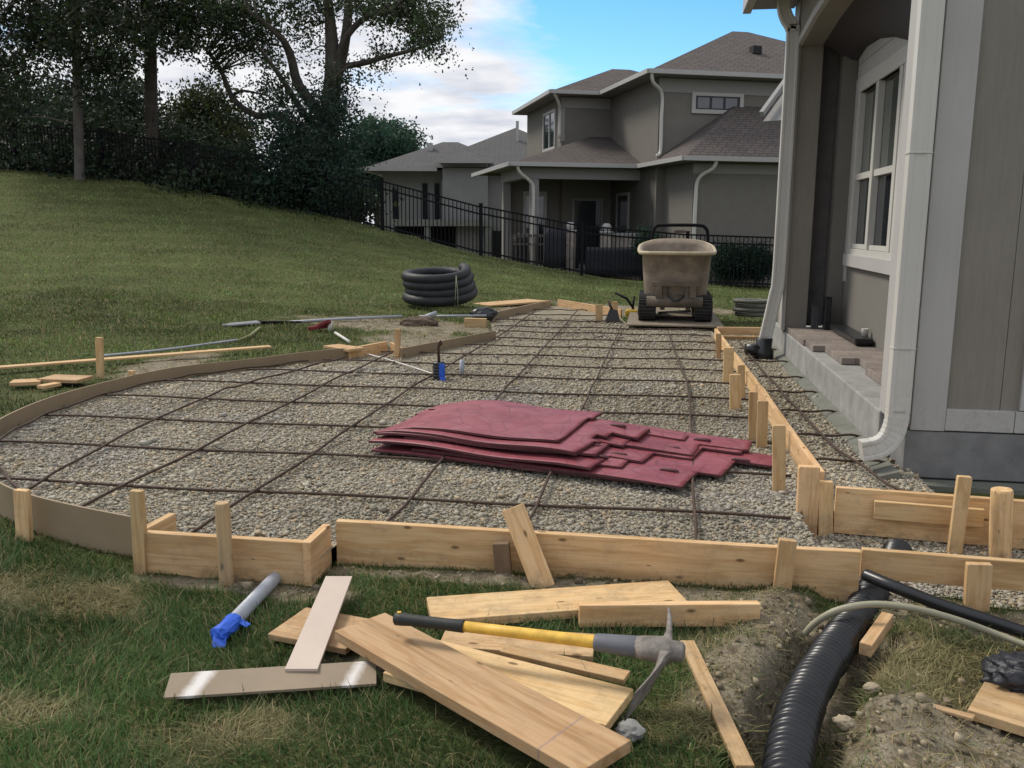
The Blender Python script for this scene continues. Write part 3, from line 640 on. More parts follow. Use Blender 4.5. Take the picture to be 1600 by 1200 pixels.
# left lawn laths
flat('long thin lath lying on the lawn outside the curved form', (-40, 577), (425, 541), (-39.5, 574.2), 0.10, 0.13, 0.02, group=LG)
flat('short pale block of wood on the lawn near the lone stake', (57, 592), (120, 594), (59, 584), 0.10, 0.10, 0.03, group=LG)
flat('small offcut lying at the left edge of the lawn', (14, 598), (62, 596), (15, 593), 0.09, 0.09, 0.03, group=LG)
flat('tiny orange offcut in front of the pale block', (68, 603), (96, 598), (67, 600), 0.08, 0.08, 0.03, group=LG)
flat('board lying on the grass behind the far left forms', (765, 477), (857, 470), (770, 471), 0.12, 0.14, 0.03, group=LG)
flat('short flat scrap lying beside the curved form by the siding pieces', (505, 540), (545, 546), (508, 534), 0.12, 0.12, 0.03, group=LG)
def orange_block():
    m = MB(); p = Pz(742, 513, 0.02); m.box(p[0]-0.16, p[0]+0.16, p[1], p[1]+0.1, 0.0, 0.16)
    tag(m.build('wood_block', PINE, bevel=0.005), 'bright orange pine block standing behind the rear hardboard strip', 'wood block')
orange_block()

# hardboard strip with two sprayed white smears
def spray_hardboard():
    t = NT('sprayed_hardboard'); c = t.coord(); sp = t.n('ShaderNodeSeparateXYZ'); t.l(c, sp.inputs[0])
    base = t.ramp(t.noise(c, 4, 5), [(0.3, (0.24, 0.19, 0.135)), (0.7, (0.3, 0.24, 0.17))]); L = max(v.co.x for v in b9.data.vertices)
    nz = t.noise(c, 26, 5, 0.7)
    for cx, w in ((0.115, 0.028), (0.865, 0.02)):
        a = t.n('ShaderNodeMath', operation='SUBTRACT'); t.l(sp.outputs[0], a.inputs[0]); a.inputs[1].default_value = cx*L
        sh = t.n('ShaderNodeMath', operation='MULTIPLY_ADD'); t.l(sp.outputs[1], sh.inputs[0]); sh.inputs[1].default_value = -0.35; t.l(a.outputs[0], sh.inputs[2])
        ab = t.n('ShaderNodeMath', operation='ABSOLUTE'); t.l(sh.outputs[0], ab.inputs[0])
        ad = t.n('ShaderNodeMath', operation='MULTIPLY_ADD'); t.l(nz, ad.inputs[0]); ad.inputs[1].default_value = 0.035; t.l(ab.outputs[0], ad.inputs[2])
        base = t.mix(t.ramp(ad.outputs[0], [(w, 0.85), (w+0.03, 0.0)]), base, (0.72, 0.70, 0.67))
    m = t.done(base, 0.7, 0, 0.25); b9.data.materials.clear(); b9.data.materials.append(m)
spray_hardboard()

# ------------------------------------------------------------------ reinforcing bars
RG = 'reinforcing bars over the gravel'
ORD = ['first', 'second', 'third', 'fourth', 'fifth', 'sixth', 'seventh', 'eighth', 'ninth', 'tenth', 'eleventh', 'twelfth', 'thirteenth', 'fourteenth', 'fifteenth']
def rebar(label, pts, z=0.035, r=0.0085):
    pts = catmull([(x, y, z if len(p) < 3 else p[2]) for p in pts for x, y in [p[:2]]], 10)
    pts = [(p[0]+0.004*math.sin(i*0.9), p[1]+0.003*math.sin(i*0.7+1), p[2]+0.006*math.sin(i*0.55)) for i, p in enumerate(pts)]
    m = MB(); m.tube(pts, [r*(1.0+0.08*(i % 2)) for i in range(len(pts))], 7)
    return tag(m.build('rebar', STEEL, smooth=True), label, 'rebar', RG)
LONGS = [[(0.235, 3.95), (0.24, 4.57), (0.31, 7.06), (0.32, 8.6), (0.25, 10.6), (0.2, 12.6)],
         [(-0.6, 3.95), (-0.58, 4.61), (-0.55, 7.02), (-0.53, 8.6), (-0.5, 11), (-0.47, 13.2)],
         [(-1.27, 3.95), (-1.27, 4.62), (-1.30, 7.09), (-1.3, 8.67), (-1.3, 11), (-1.31, 15.5)],
         [(-2.14, 3.75), (-2.14, 5.39), (-2.15, 7.0), (-2.13, 8.5), (-2.05, 11), (-2.0, 15.0)],
         [(-2.9, 4.0), (-2.92, 5.4), (-2.95, 7.01), (-2.98, 8.6), (-2.95, 9.85)],
         [(-3.38, 4.3), (-3.58, 5.3), (-3.74, 7.0), (-3.72, 7.5), (-3.62, 8.1), (-3.45, 9.0), (-3.36, 9.4)]]
for i, P in enumerate(LONGS):
    rebar('%s long bar counted from the house side, running away toward the dumper' % ORD[i] if i < 5 else 'bent leftmost long bar nearest to the curved hardboard form', P, 0.046)
ROWS = [4.53, 5.35, 6.17, 7.0, 7.77, 8.55, 9.30, 10.05, 10.85, 11.6, 12.35, 13.0, 13.9, 14.8, 15.7]
def xspan(y):
    xs = np.linspace(-4.9, 1.0, 600); k = in_poly(xs, np.full(600, y), PATIO); return xs[k].min()+0.06, xs[k].max()-0.07
for i, y in enumerate(ROWS):
    a, b = xspan(y); b = min(b, 0.84); y0 = y-0.03; y1 = y+0.045
    rebar('%s crosswise bar counted from the long front form' % ORD[i], [(a, y0+random.uniform(-.02, .02)), ((a*2+b)/3, y+random.uniform(-.02, .02)), ((a+2*b)/3, y+0.02+random.uniform(-.02, .02)), (b, y1)], 0.03)
rebar('bar bent along the foot of the curved hardboard form', [(p[0]+0.09*(1 if p[1] > 4.3 else 0.5), p[1]+(0.1 if p[1] < 5 else 0.0)) for p in CURVE[1:13]], 0.04)
SY = [5.75, 6.45, 7.3, 8.15, 8.95, 10.0, 11.0]
for i, y in enumerate(SY):
    rebar('%s short crosswise bar in the strip beside the porch curb, from the near end' % ORD[i], [(1.03, y-0.02), (1.3, y), (1.47, y+0.01), (1.52, y-0.1 if i in (1, 2, 3) else y+0.02)], 0.05)
rebar('long bar running down the narrow strip beside the porch curb', [(1.07, 11.8), (1.1, 9.5), (1.15, 7.8), (1.2, 6.3), (1.33, 5.3), (1.45, 5.0)], 0.06)

# ------------------------------------------------------------------ stack of stamp mats
def stamp_mats():
    t = NT('burgundy_rubber'); c = t.coord(rnd=True)
    col = t.ramp(t.noise(c, 2.2, 5, 0.6), [(0.3, (0.18, 0.032, 0.044)), (0.7, (0.29, 0.07, 0.085))])
    col = t.mix(t.ramp(t.noise(c, 6, 7, 0.7), [(0.44, 0.0), (0.75, 0.5)]), col, (0.38, 0.16, 0.17))
    wv = t.n('ShaderNodeTexVoronoi', feature='DISTANCE_TO_EDGE'); wv.inputs['Scale'].default_value = 5.5; t.l(c, wv.inputs['Vector'])
    col = t.mix(t.ramp(wv.outputs['Distance'], [(0.0, 0.55), (0.05, 0.0)]), col, (0.1, 0.018, 0.026))
    t.bump(t.noise(c, 12, 6, 0.6), 0.2, 0.01); top = t.done(col, 0.5, 0, 0.4)
    side = mat_plain('black_rubber', (0.085, 0.028, 0.032), 0.6, var=0.4)
    GM = 'stacked burgundy stamp mats'
    cell = 0.035
    labs = ['burgundy mat at the very bottom of the stack, resting on the rebar', 'burgundy mat just above the bottom one, reaching far to the right', 'burgundy mat third from the bottom of the stack', 'burgundy mat fourth from the bottom of the stack', 'burgundy mat in the middle of the stack with long right fingers', 'burgundy mat third from the top of the stack', 'burgundy mat directly beneath the topmost one', 'topmost burgundy mat with the pale glossy bulge']
    rot0 = R(-14)
    for k in range(8):
        rg = np.random.default_rng(40+k)
        L = [2.5, 2.55, 2.4, 2.35, 2.42, 2.1, 1.95, 1.78][k]; W = 1.02-0.02*k
        ox = [-1.84, -1.70, -1.88, -1.93, -1.77, -1.94, -1.90, -1.80][k]; oy = [5.45, 5.47, 5.53, 5.49, 5.53, 5.57, 5.59, 5.64][k]
        rot = rot0+R([0, -3, 2, -2, 3, 0, -2, 1][k])
        nx, ny = int(L/cell), int(W/cell)
        ends = []; starts = []; y = 0
        while y < ny:
            b = int(rg.integers(7, 13)); e = int(rg.integers(-12, 1))-int((17 if k < 5 else 12)*(1-y/ny)); s = int(rg.integers(0, 5))
            for j in range(b): ends.append(nx+e); starts.append(s)
            y += b
        mask = np.zeros((nx+2, ny+2), bool)
        for j in range(ny): mask[starts[j]+1:ends[j]+1, j+1] = True
        if k >= 4: # notch window near the right end
            a = nx-int(rg.integers(10, 14)); b = int(rg.integers(6, 14)); mask[a:a+6, b:b+3] = False
        def zz(x, y):
            lift = (k+1)/8
            z = 0.05+0.017*k+0.05*lift*math.exp(-((x-0.55)/0.36)**2)*(0.55+0.45*y/W)+0.022*lift*math.sin(x*4.2+k*0.35)*math.exp(-((x-1.2)/0.6)**2)
            z += 0.012*lift*math.sin(y*6+k*0.5)
            if x < 0.25: z -= (0.25-x)*0.12*lift
            if x > 1.45: z -= min((x-1.45)*0.07*lift, 0.02+0.011*k)
            return z
        T = 0.0145; vid = {}; vs = []; cr, sr = math.cos(rot), math.sin(rot)
        def gv(i, j, tp):
            key = (i, j, tp)
            if key not in vid:
                x, y = i*cell, j*cell; z = zz(x, y)+(0 if tp else -T)
                vs.append((ox+x*cr-y*sr, oy+x*sr+y*cr, z)); vid[key] = len(vs)-1
            return vid[key]
        fs = []; mi = []
        for i in range(1, nx+1):
            for j in range(1, ny+1):
                if not mask[i, j]: continue
                fs.append((gv(i, j, 1), gv(i+1, j, 1), gv(i+1, j+1, 1), gv(i, j+1, 1))); mi.append(0)
                fs.append((gv(i, j, 0), gv(i, j+1, 0), gv(i+1, j+1, 0), gv(i+1, j, 0))); mi.append(1)
                for di, dj, a, b in ((-1, 0, (i, j+1), (i, j)), (1, 0, (i+1, j), (i+1, j+1)), (0, -1, (i, j), (i+1, j)), (0, 1, (i+1, j+1), (i, j+1))):
                    if not mask[i+di, j+dj]: fs.append((gv(*a, 0), gv(*b, 0), gv(*b, 1), gv(*a, 1))); mi.append(1)
        e = empty('stamp_mat', (ox, oy, 0.03), labs[k], 'mat', GM)
        m = MB(); m.add(vs, fs); o = m.build('mat_sheet', top, e, smooth=False); o.data.materials.append(side)
        o.data.polygons.foreach_set('material_index', mi)
        o.data.polygons.foreach_set('use_smooth', [q == 0 for q in mi])
        if k < 7:
            for hx, hy in ((L-0.74, 0.30), (L-0.42, 0.78)):
                i, j = int(hx/cell), int(hy/cell)
                if not mask[min(i, nx), min(j, ny)]: continue
                z = zz(hx, hy); mm = MB()
                def w(x, y, z_): return (ox+x*cr-y*sr, oy+x*sr+y*cr, z_)
                mm.tube([w(hx-0.055, hy, z), w(hx-0.04, hy, z+0.008), w(hx+0.04, hy, z+0.008), w(hx+0.055, hy, z)], 0.011, 6)
                mm.build('handle', side, e, smooth=True)
stamp_mats()

# ------------------------------------------------------------------ mattock
def mattock():
    B = Pz(617, 966, 0.0); B[2] = 0.085; B = PY(617, 966, 2.95); Hd = PY(1040, 1016, 2.80)
    ax = (vv(Hd)-vv(B)); Lh = ax.length; ax.normalize()
    e = empty('mattock', (Hd[0], Hd[1], -0.08), 'mattock with yellow handle and black grip resting on the planks', 'mattock')
    up = Vector((0, 0, 1)); sdv = ax.cross(up).normalized(); up = sdv.cross(ax)
    yel = mat_plain('worn_yellow_fibreglass', (0.66, 0.40, 0.06), 0.5, var=0.25, scale=16)
    grip = mat_plain('black_rubber_grip', (0.02, 0.022, 0.02), 0.6); col = mat_plain('grey_collar', (0.12, 0.125, 0.14), 0.6)
    iron = mat_plain('muddy_tool_iron', (0.19, 0.17, 0.15), 0.75, var=0.45, scale=18, bump=0.5)
    P = lambda t, a=0, b=0: vv(B)+ax*t+sdv*a+up*b
    def oval(m, prof, n=14):
        vs = []; fs = []
        for t, ra, rb in prof: vs += [P(t, math.cos(2*math.pi*k/n)*ra, math.sin(2*math.pi*k/n)*rb) for k in range(n)]
        for i in range(len(prof)-1):
            for k in range(n): fs.append((i*n+k, i*n+(k+1) % n, (i+1)*n+(k+1) % n, (i+1)*n+k))
        fs += [tuple(range(n))[::-1], tuple((len(prof)-1)*n+k for k in range(n))]; m.add(vs, fs)
    m = MB(); oval(m, [(0, .019, .017), (0.006, .026, .024), (0.03, .026, .024), (0.07, .0225, .021), (0.2, .023, .0215), (0.265, .025, .023), (0.27, .024, .022)]); m.build('grip', grip, e, True)
    m = MB(); oval(m, [(0.266, .021, .019), (0.45, .022, .0195), (0.64, .024, .02), (Lh-0.235, .0265, .021), (Lh-0.232, .0265, .021)]); m.build('handle', yel, e, True)
    m = MB(); oval(m, [(Lh-0.238, .032, .026), (Lh-0.23, .035, .028), (Lh-0.10, .042, .035), (Lh-0.09, .038, .03)]); m.build('collar', col, e, True)
    # head: eye block, pick pointing away from camera (up-slope), adze blade toward the camera
    m = MB(); oval(m, [(Lh-0.10, .040, .034), (Lh-0.07, .047, .038), (Lh-0.01, .055, .042), (Lh+0.015, .052, .04), (Lh+0.02, .04, .034), (Lh+0.055, .037, .032), (Lh+0.062, .024, .022)], 12); 
    # blade axis runs across the handle
    away = -sdv if sdv.y < 0 else sdv
    def blade(pts):
        vs = []; fs = []
        for c, w, h, wd, hd in pts:
            c = vv(c); wd = Vector(wd).normalized(); hd = Vector(hd).normalized()
            vs += [c+wd*(i*w/2)+hd*(j*h/2) for i, j in ((-1, -1), (1, -1), (1, 1), (-1, 1))]
        for i in range(len(pts)-1):
            for k in range(4): fs.append((i*4+k, i*4+(k+1) % 4, i*4+4+(k+1) % 4, i*4+4+k))
        fs += [(3, 2, 1, 0), tuple((len(pts)-1)*4+k for k in range(4))]; m.add(vs, fs)
    c0 = P(Lh+0.0)
    # upper pick: rises and curves back toward the handle
    pk = [(c0+away*0.02, .04, .04), (c0+away*0.08+ax*0.0+up*0.015, .022, .03), (c0+away*0.15-ax*0.008+up*0.035, .016, .024), (c0+away*0.215-ax*0.02+up*0.05, .009, .012)]
    blade([(c, w, h, ax, up) for c, w, h in pk])
    ad = [(c0-away*0.02, .05, .045), (c0-away*0.08+ax*0.0-up*0.005, .020, .05), (c0-away*0.16-ax*0.03-up*0.045, .012, .085), (c0-away*0.235-ax*0.075-up*0.085, .006, .105)]
    blade([(c, w, h, ax+away*0.25, up+ax*0.35) for c, w, h in ad])
    m.build('head', iron, e, True).modifiers.new('w', 'WEIGHTED_NORMAL')
    # yellow mark on the butt
    m = MB(); n = 12; m.lathe((0, 0, 0), [(0.004, 0), (0.008, 0), (0.008, 0.003), (0.004, 0.003)], 14)
    q = Matrix.Translation(P(0.018, 0, 0.0235)) @ up.to_track_quat('Z', 'Y').to_matrix().to_4x4(); m.v = [tuple(q @ Vector(v)) for v in m.v]
    m.build('grip_ring', yel, e)
mattock()

# ------------------------------------------------------------------ pipes in the foreground
def pvc_pipe():
    grey = mat_plain('grey_pvc', (0.36, 0.38, 0.42), 0.45, var=0.1); blue = mat_plain('blue_tape', (0.02, 0.1, 0.55), 0.5, var=0.2, bump=0.5, scale=30)
    A = Pz(345, 992, -0.055); B = Pz(425, 908, -0.07); d = (B-A)/np.linalg.norm(B-A)
    e = empty('pvc_pipe', (A[0], A[1], -0.1), 'grey plastic pipe stub with blue tape over its end in the left grass', 'pipe')
    m = MB(); m.tube([A+d*0.05, B, B+d*0.25], 0.03, 18); m.build('pipe', grey, e, True)
    m = MB(); m.tube([A-d*0.02, A-d*0.005, A+d*0.03, A+d*0.10, A+d*0.13], [0.012, 0.036, 0.033, 0.0335, 0.0318], 12)
    rg = np.random.default_rng(3); m.v = [tuple(np.array(v)+rg.normal(0, 0.0035, 3)) for v in m.v]
    m.beam(A+d*0.12+np.array([0.02, 0, 0.012]), A+d*0.14+np.array([0.07, -0.03, -0.005]), 0.03, 0.004)
    m.beam(A-d*0.01, A-d*0.045+np.array([0.01, 0, -0.03]), 0.05, 0.005)
    m.build('tape', blue, e, False)
pvc_pipe()
def corr_tube(pts, R0, dr, pitch, n=24):
    P = np.array(catmull(pts, 40)); seg = np.linalg.norm(np.diff(P, axis=0), axis=1); s = np.concatenate([[0], np.cumsum(seg)])
    step = pitch/6; q = np.arange(0, s[-1], step); Q = np.stack([np.interp(q, s, P[:, k]) for k in range(3)], -1)
    ph = (q/pitch) % 1; prof = np.where(ph < 0.45, 1, 0) ; sm = np.convolve(prof, [0.25, 0.5, 0.25], 'same')
    m = MB(); m.tube(Q, list(R0-dr+dr*sm), n); return m
def drain_pipe():
    zs = [-0.14, -0.135, -0.125, -0.11, -0.085, -0.085, -0.09, -0.11]
    m = corr_tube([(x, y, z) for (x, y), z in zip(PIPE_PATH, zs)], 0.075, 0.0145, 0.0285, 32)
    o = m.build('drain_pipe', BLACKPL, smooth=True)
    tag(o, 'big ribbed black drain pipe lying in the trench at the lower right', 'drain pipe')
drain_pipe()
def lay_flat():
    # flattened black pipe leaving the trench to the right
    pts = catmull([Pz(1352, 898, 0.05), Pz(1400, 918, 0.045), Pz(1470, 945, 0.0), Pz(1540, 968, -0.03), Pz(1600, 988, -0.06), Pz(1680, 1015, -0.07)], 10)
    m = MB(); m.tube(pts, [0.026]*len(pts), 12)
    o = m.build('poly_pipe', BLACKPL, smooth=True); tag(o, 'smooth black poly pipe running off to the right from the drain pipe', 'pipe')
lay_flat()
def hose():
    hm = mat_plain('khaki_hose_rubber', (0.30, 0.285, 0.2), 0.5, var=0.12)
    pts = catmull([Pz(1258, 990, -0.11), Pz(1275, 972, -0.05), Pz(1310, 953, 0.02), Pz(1365, 944, 0.045), Pz(1430, 951, 0.04), Pz(1500, 970, 0.0), Pz(1560, 992, -0.05), Pz(1640, 1022, -0.07)], 10)
    m = MB(); m.tube(pts, 0.0135, 10); tag(m.build('hose', hm, smooth=True), 'khaki garden hose arching over the ribbed drain pipe', 'hose')
hose()
def bundle():
    bm_ = mat_plain('wrinkled_black_film', (0.02, 0.021, 0.026), 0.35, var=0.4, bump=0.8, scale=18)
    p = Pz(1600, 1050, -0.02); bm = bmesh.new(); bmesh.ops.create_icosphere(bm, subdivisions=4, radius=1)
    rg = np.random.default_rng(5)
    for v in bm.verts:
        n = v.co.normalized(); a = float(fbm(n.x*3+5, n.y*3+n.z*4+9, 4))*0.9+0.25*abs(math.sin(n.x*9+n.z*6))
        v.co = Vector((n.x*0.15, n.y*0.10, n.z*0.06))*(0.55+a)
    me = bpy.data.meshes.new('plastic_bundle'); bm.to_mesh(me); bm.free(); me.materials.append(bm_); me.polygons.foreach_set('use_smooth', [True]*len(me.polygons))
    o = bpy.data.objects.new('plastic_bundle', me); COL.objects.link(o); o.location = (p[0]+0.05, p[1], -0.02); tag(o, 'crumpled black plastic bundle on the board at the lower right', 'plastic bundle')
bundle()
def chunk(name, label, px, z, s, mat, seed):
    p = Pz(*px, z); bm = bmesh.new(); bmesh.ops.create_icosphere(bm, subdivisions=3, radius=1)
    for v in bm.verts:
        n = v.co.normalized(); a = 0.7+0.6*float(fbm(n.x*2+seed, n.y*2+n.z*2+seed*2, 3)); v.co = Vector((n.x*s[0], n.y*s[1], n.z*s[2]))*a
    me = bpy.data.meshes.new(name); bm.to_mesh(me); bm.free(); me.materials.append(mat)
    o = bpy.data.objects.new(name, me); COL.objects.link(o); o.location = tuple(p); return tag(o, label, 'rock')
chunk('concrete_chunk', 'pale grey lump of old concrete at the end of the big plank', (985, 1142), -0.07, (0.05, 0.045, 0.03), CONC, 3)
chunk('limestone_rock', 'light stone in the grass near the adze blade', (1065, 1170), -0.09, (0.02, 0.018, 0.014), CONC, 7)
chunk('clay_clod', 'yellowish clod of clay on the spoil beside the drain pipe', (1318, 1128), -0.06, (0.035, 0.03, 0.022), mat_plain('clay', (0.3, 0.25, 0.17), 0.95, var=0.25), 9)
chunk('clay_clod', 'round grey clod between the trench and the straw', (1362, 1075), -0.06, (0.03, 0.025, 0.018), mat_plain('clay', (0.3, 0.25, 0.17)), 12)
def scattered_clods():
    n = 5500; x = rng.uniform(-1.8, 2.2, n); y = rng.uniform(2.2, 3.85, n); k = rng.random(n) < dirt_mask(x, y)*0.9; x, y = x[k], y[k]; n = len(x)
    s = rng.lognormal(math.log(0.0052), 0.6, n); z = ground_h(x, y)
    base = np.array([(-1, -1, -1), (1, -1, -1), (1, 1, -1), (-1, 1, -1), (-1, -1, 1), (1, -1, 1), (1, 1, 1), (-1, 1, 1)], float)*0.6
    V = base[None]*(1+rng.normal(0, 0.25, (n, 8, 3)))*s[:, None, None]+np.stack([x, y, z+s*0.3], -1)[:, None]
    F8 = np.array([(0, 3, 2, 1), (4, 5, 6, 7), (0, 1, 5, 4), (1, 2, 6, 5), (2, 3, 7, 6), (3, 0, 4, 7)])
    c = np.array([0.27, 0.225, 0.155])*rng.uniform(0.5, 1.4, n)[:, None]
    o = raw_mesh('soil_crumbs', V.reshape(-1, 3), (F8[None]+(np.arange(n)*8)[:, None, None]).reshape(-1), 4, STONE, np.repeat(c, 8, 0))
    tag(o, 'crumbs of dry soil scattered over the bare ground', 'soil', kind='stuff')
scattered_clods()

# riser with stake and blue tape in the gravel
def riser():
    p = Pz(686, 594, 0.0); e = empty('pipe_riser', (p[0], p[1], 0), 'black ribbed riser with blue tape and a looped steel pin in the gravel', 'pipe riser')
    m = corr_tube([(p[0], p[1], -0.02), (p[0], p[1], 0.09), (p[0], p[1], 0.185)], 0.062, 0.006, 0.03, 20); m.build('pipe', BLACKPL, e, True)
    m = MB(); q = p+np.array([0.035, -0.05, 0]); m.box(q[0]-0.02, q[0]+0.035, q[1]-0.012, q[1]+0.012, 0.05, 0.17)
    m.add([(q[0]-.015, q[1]-.02, .05), (q[0]+.04, q[1]-.02, .05), (q[0]+.06, q[1]-.03, -.005), (q[0]+.0, q[1]-.035, -.0)], [(0, 1, 2, 3)])
    m.build('tape', mat_plain('blue_tape', (0.02, 0.1, 0.55)), e, bevel=0.004)
    m = MB(); m.tube([(p[0], p[1]+0.01, 0.15), (p[0]-0.005, p[1], 0.3), (p[0]-0.003, p[1], 0.36), (p[0]+0.02, p[1], 0.385), (p[0]+0.025, p[1], 0.36), (p[0]+0.0, p[1], 0.34)], 0.014, 8); m.build('pin', STEEL, e, True)
    p = Pz(722, 589, 0.0); m = MB(); m.tube([(p[0], p[1], -0.02), (p[0], p[1], 0.17)], 0.024, 14)
    tag(m.build('conduit_stub', mat_plain('grey_pvc', (0.36, 0.38, 0.42)), smooth=True), 'short grey conduit stub standing in gravel right of the black riser', 'pipe')
    wp = [Pz(x, y, 0.03) for x, y in ((570, 552), (600, 560), (630, 569), (655, 577), (676, 584))]
    m = MB(); m.tube(catmull(wp, 6), 0.008, 6); tag(m.build('rope', mat_plain('white_plastic', (0.6, 0.58, 0.52), 0.5), smooth=True), 'white cord lying over the gravel from the rear jog to the riser', 'cord')
riser()

# ------------------------------------------------------------------ things on the far grass
def coil():
    c = Pz(680, 484, 0.12); e = empty('pipe_coil', (c[0], c[1], 0.05), 'coil of black drain pipe stacked on the lawn behind the forms', 'pipe coil')
    pts = []; z0 = float(ground_h(c[0], c[1]))+0.08
    for i in range(4*40):
        a = i/40*2*math.pi+0.8; k = i/40; rr = 0.53+0.03*math.sin(k*2.2)-(0.05 if k > 3 else 0)
        pts.append((c[0]+rr*math.cos(a)+(0.04 if 1 < k < 2 else 0)-0.02*k, c[1]+0.4+rr*math.sin(a), z0+0.118*k+0.012*math.sin(a*2)+0.14*rr*(1+math.sin(a))))
    m = MB(); m.tube(pts, [0.083*(1+0.03*((i % 2)*2-1)) for i in range(len(pts))], 14); m.build('pipe', COILPL, e, True)
    m = MB(); a = -0.9
    for off in (0.0,):
        x, y = c[0]+0.64*math.cos(a), c[1]+0.4+0.64*math.sin(a); m.tube([(x, y, z0-.07), (x+.01, y-.02, z0+0.2), (x-0.02, y, z0+0.5)], 0.007, 5)
        m.tube([(x-.05, y, z0-.05), (x-.03, y-.02, z0+0.2), (x-0.02, y, z0+0.5)], 0.007, 5)
    m.build('strap', mat_plain('pale_strap', (0.25, 0.27, 0.18)), e, True)
coil()
def lawn_tools():
    grey = mat_plain('grey_pvc', (0.36, 0.38, 0.42)); alu = mat_plain('dull_aluminium', (0.33, 0.34, 0.37), 0.4, 0.6)
    pts = [Pz(425, 505, 0.12), Pz(520, 499, 0.15), Pz(628, 494, 0.16)]
    m = MB(); m.tube(pts, 0.02, 10); tag(m.build('plastic_pole', grey, smooth=True), 'long pale grey pipe lying on the lawn left of the coil', 'pipe')
    pts = [Pz(160, 556, 0.1), Pz(260, 546, 0.1), Pz(372, 531, 0.1)]
    m = MB(); m.tube(catmull(pts, 6), 0.014, 8); tag(m.build('plastic_pole', grey, smooth=True), 'thin pale pipe lying on the lawn behind the long lath', 'pipe')
    # bull float blade with handle
    a = Pz(348, 513, 0.1); b = Pz(405, 508, 0.12); e = empty('shovel', (a[0], a[1], 0.05), 'grey flat blade shovel lying on the lawn with a dark shaft', 'shovel')
    m = MB(); d = (b-a)/np.linalg.norm(b-a); s = np.array([-d[1], d[0], 0])
    vs = [a+s*0.03, a+d*0.12+s*0.13, b+s*0.16, b-s*0.1, a+d*0.12-s*0.1, a-s*0.03]; vs = [v+np.array([0, 0, 0.05]) for v in vs]
    m.add(vs+[v-np.array([0, 0, 0.02]) for v in vs], [(0, 1, 2, 3, 4, 5), (11, 10, 9, 8, 7, 6)]+[(i, i+6, (i+1) % 6+6, (i+1) % 6) for i in range(6)]); m.build('blade', alu, e)
    m = MB(); m.tube([b+np.array([0, 0, .04]), Pz(470, 504, 0.12)], 0.022, 8); m.build('shaft', BLACKMETAL, e, True)
    m = MB(); m.tube([Pz(373, 532, 0.1), Pz(392, 524, 0.12), Pz(406, 512, 0.14)], 0.02, 8)
    tag(m.build('hose_end', mat_plain('olive_rubber', (0.2, 0.2, 0.08)), smooth=True), 'short olive hose end beside the shovel blade', 'hose')
    red = mat_plain('red_cloth', (0.16, 0.02, 0.025), 0.8, var=0.4)
    p = Pz(500, 514, 0.12); m = MB()
    for i in range(4): m.beam(p+np.array([-0.16+i*0.02, i*0.03, 0.0]), p+np.array([0.15, 0.05-i*0.04, 0.05+0.02*i]), 0.09, 0.05)
    tag(m.build('red_caulk_gun', red, bevel=0.01), 'small dark red tool lying on the grass between pipes', 'tool')
    p = Pz(516, 517, 0.1); m = MB(); m.tube([p, p+np.array([0, 0, 0.13])], 0.03, 10); tag(m.build('plastic_stub', mat_plain('white_plastic', (0.6, 0.58, 0.52)), smooth=True), 'white plastic pipe stub standing on the grass by the red tool', 'pipe')
    m = MB(); m.tube([Pz(524, 520, 0.1), Pz(546, 534, 0.13)], 0.018, 8); tag(m.build('white_pipe', mat_plain('white_plastic', (0.6, 0.58, 0.52)), smooth=True), 'thin white pipe slanting down to the rear jog of the forms', 'pipe')
    m = MB(); m.tube([Pz(660, 497, 0.12), Pz(682, 489, 0.2)], 0.035, 10); tag(m.build('plastic_elbow', mat_plain('grey_pvc', (0.36, 0.38, 0.42)), smooth=True), 'thick grey pipe end poking out in front of the coil', 'pipe')
    m = MB(); m.tube([Pz(655, 494, 0.12), Pz(760, 493, 0.14)], 0.016, 8); tag(m.build('plastic_pole', grey, smooth=True), 'thin pipe lying along the foot of the coil', 'pipe')
    chunk('black_bag', 'black lumpy bag on the soil right of the coil', (755, 491), 0.12, (0.22, 0.16, 0.12), BLACKPL, 21)['category'] = 'bag'
    chunk('rock', 'brown lump of earth in front of the coil', (655, 504), 0.1, (0.3, 0.15, 0.1), mat_plain('brown_soil', (0.12, 0.09, 0.065), 0.95, var=0.4), 25)['category'] = 'soil lump'
    # scoop near the far stake
    p = Pz(955, 503, 0.02); e = empty('scoop_shovel', (p[0], p[1], 0), 'black scoop shovel standing tilted by the far stake', 'shovel')
    m = MB(); m.add([p+np.array(q) for q in ((-0.1, 0, 0), (0.14, 0, 0), (0.09, 0.02, 0.18), (-0.03, 0.02, 0.2), (-0.1, 0.05, 0), (0.14, 0.05, 0), (0.09, 0.07, 0.18), (-0.03, 0.07, 0.2))], [(0, 1, 2, 3), (7, 6, 5, 4), (0, 4, 5, 1), (1, 5, 6, 2), (2, 6, 7, 3), (3, 7, 4, 0)]); m.build('blade', BLACKPL, e)
    m = MB(); m.tube([p+np.array([0.02, 0.04, 0.16]), p+np.array([-0.06, 0.06, 0.32])], 0.022, 8); m.build('handle', STEEL, e, True)
    # yellow power tool beside dumper
    p = Pz(990, 492, 0.02); e = empty('yellow_tool', (p[0], p[1], 0), 'small yellow and black power tool on the ground left of the dumper', 'power tool')
    m = MB(); m.box(p[0]-0.14, p[0]+0.08, p[1]-0.1, p[1]+0.1, 0.0, 0.11); m.build('body', mat_plain('tool_yellow', (0.55, 0.36, 0.03), 0.4), e, bevel=0.03)
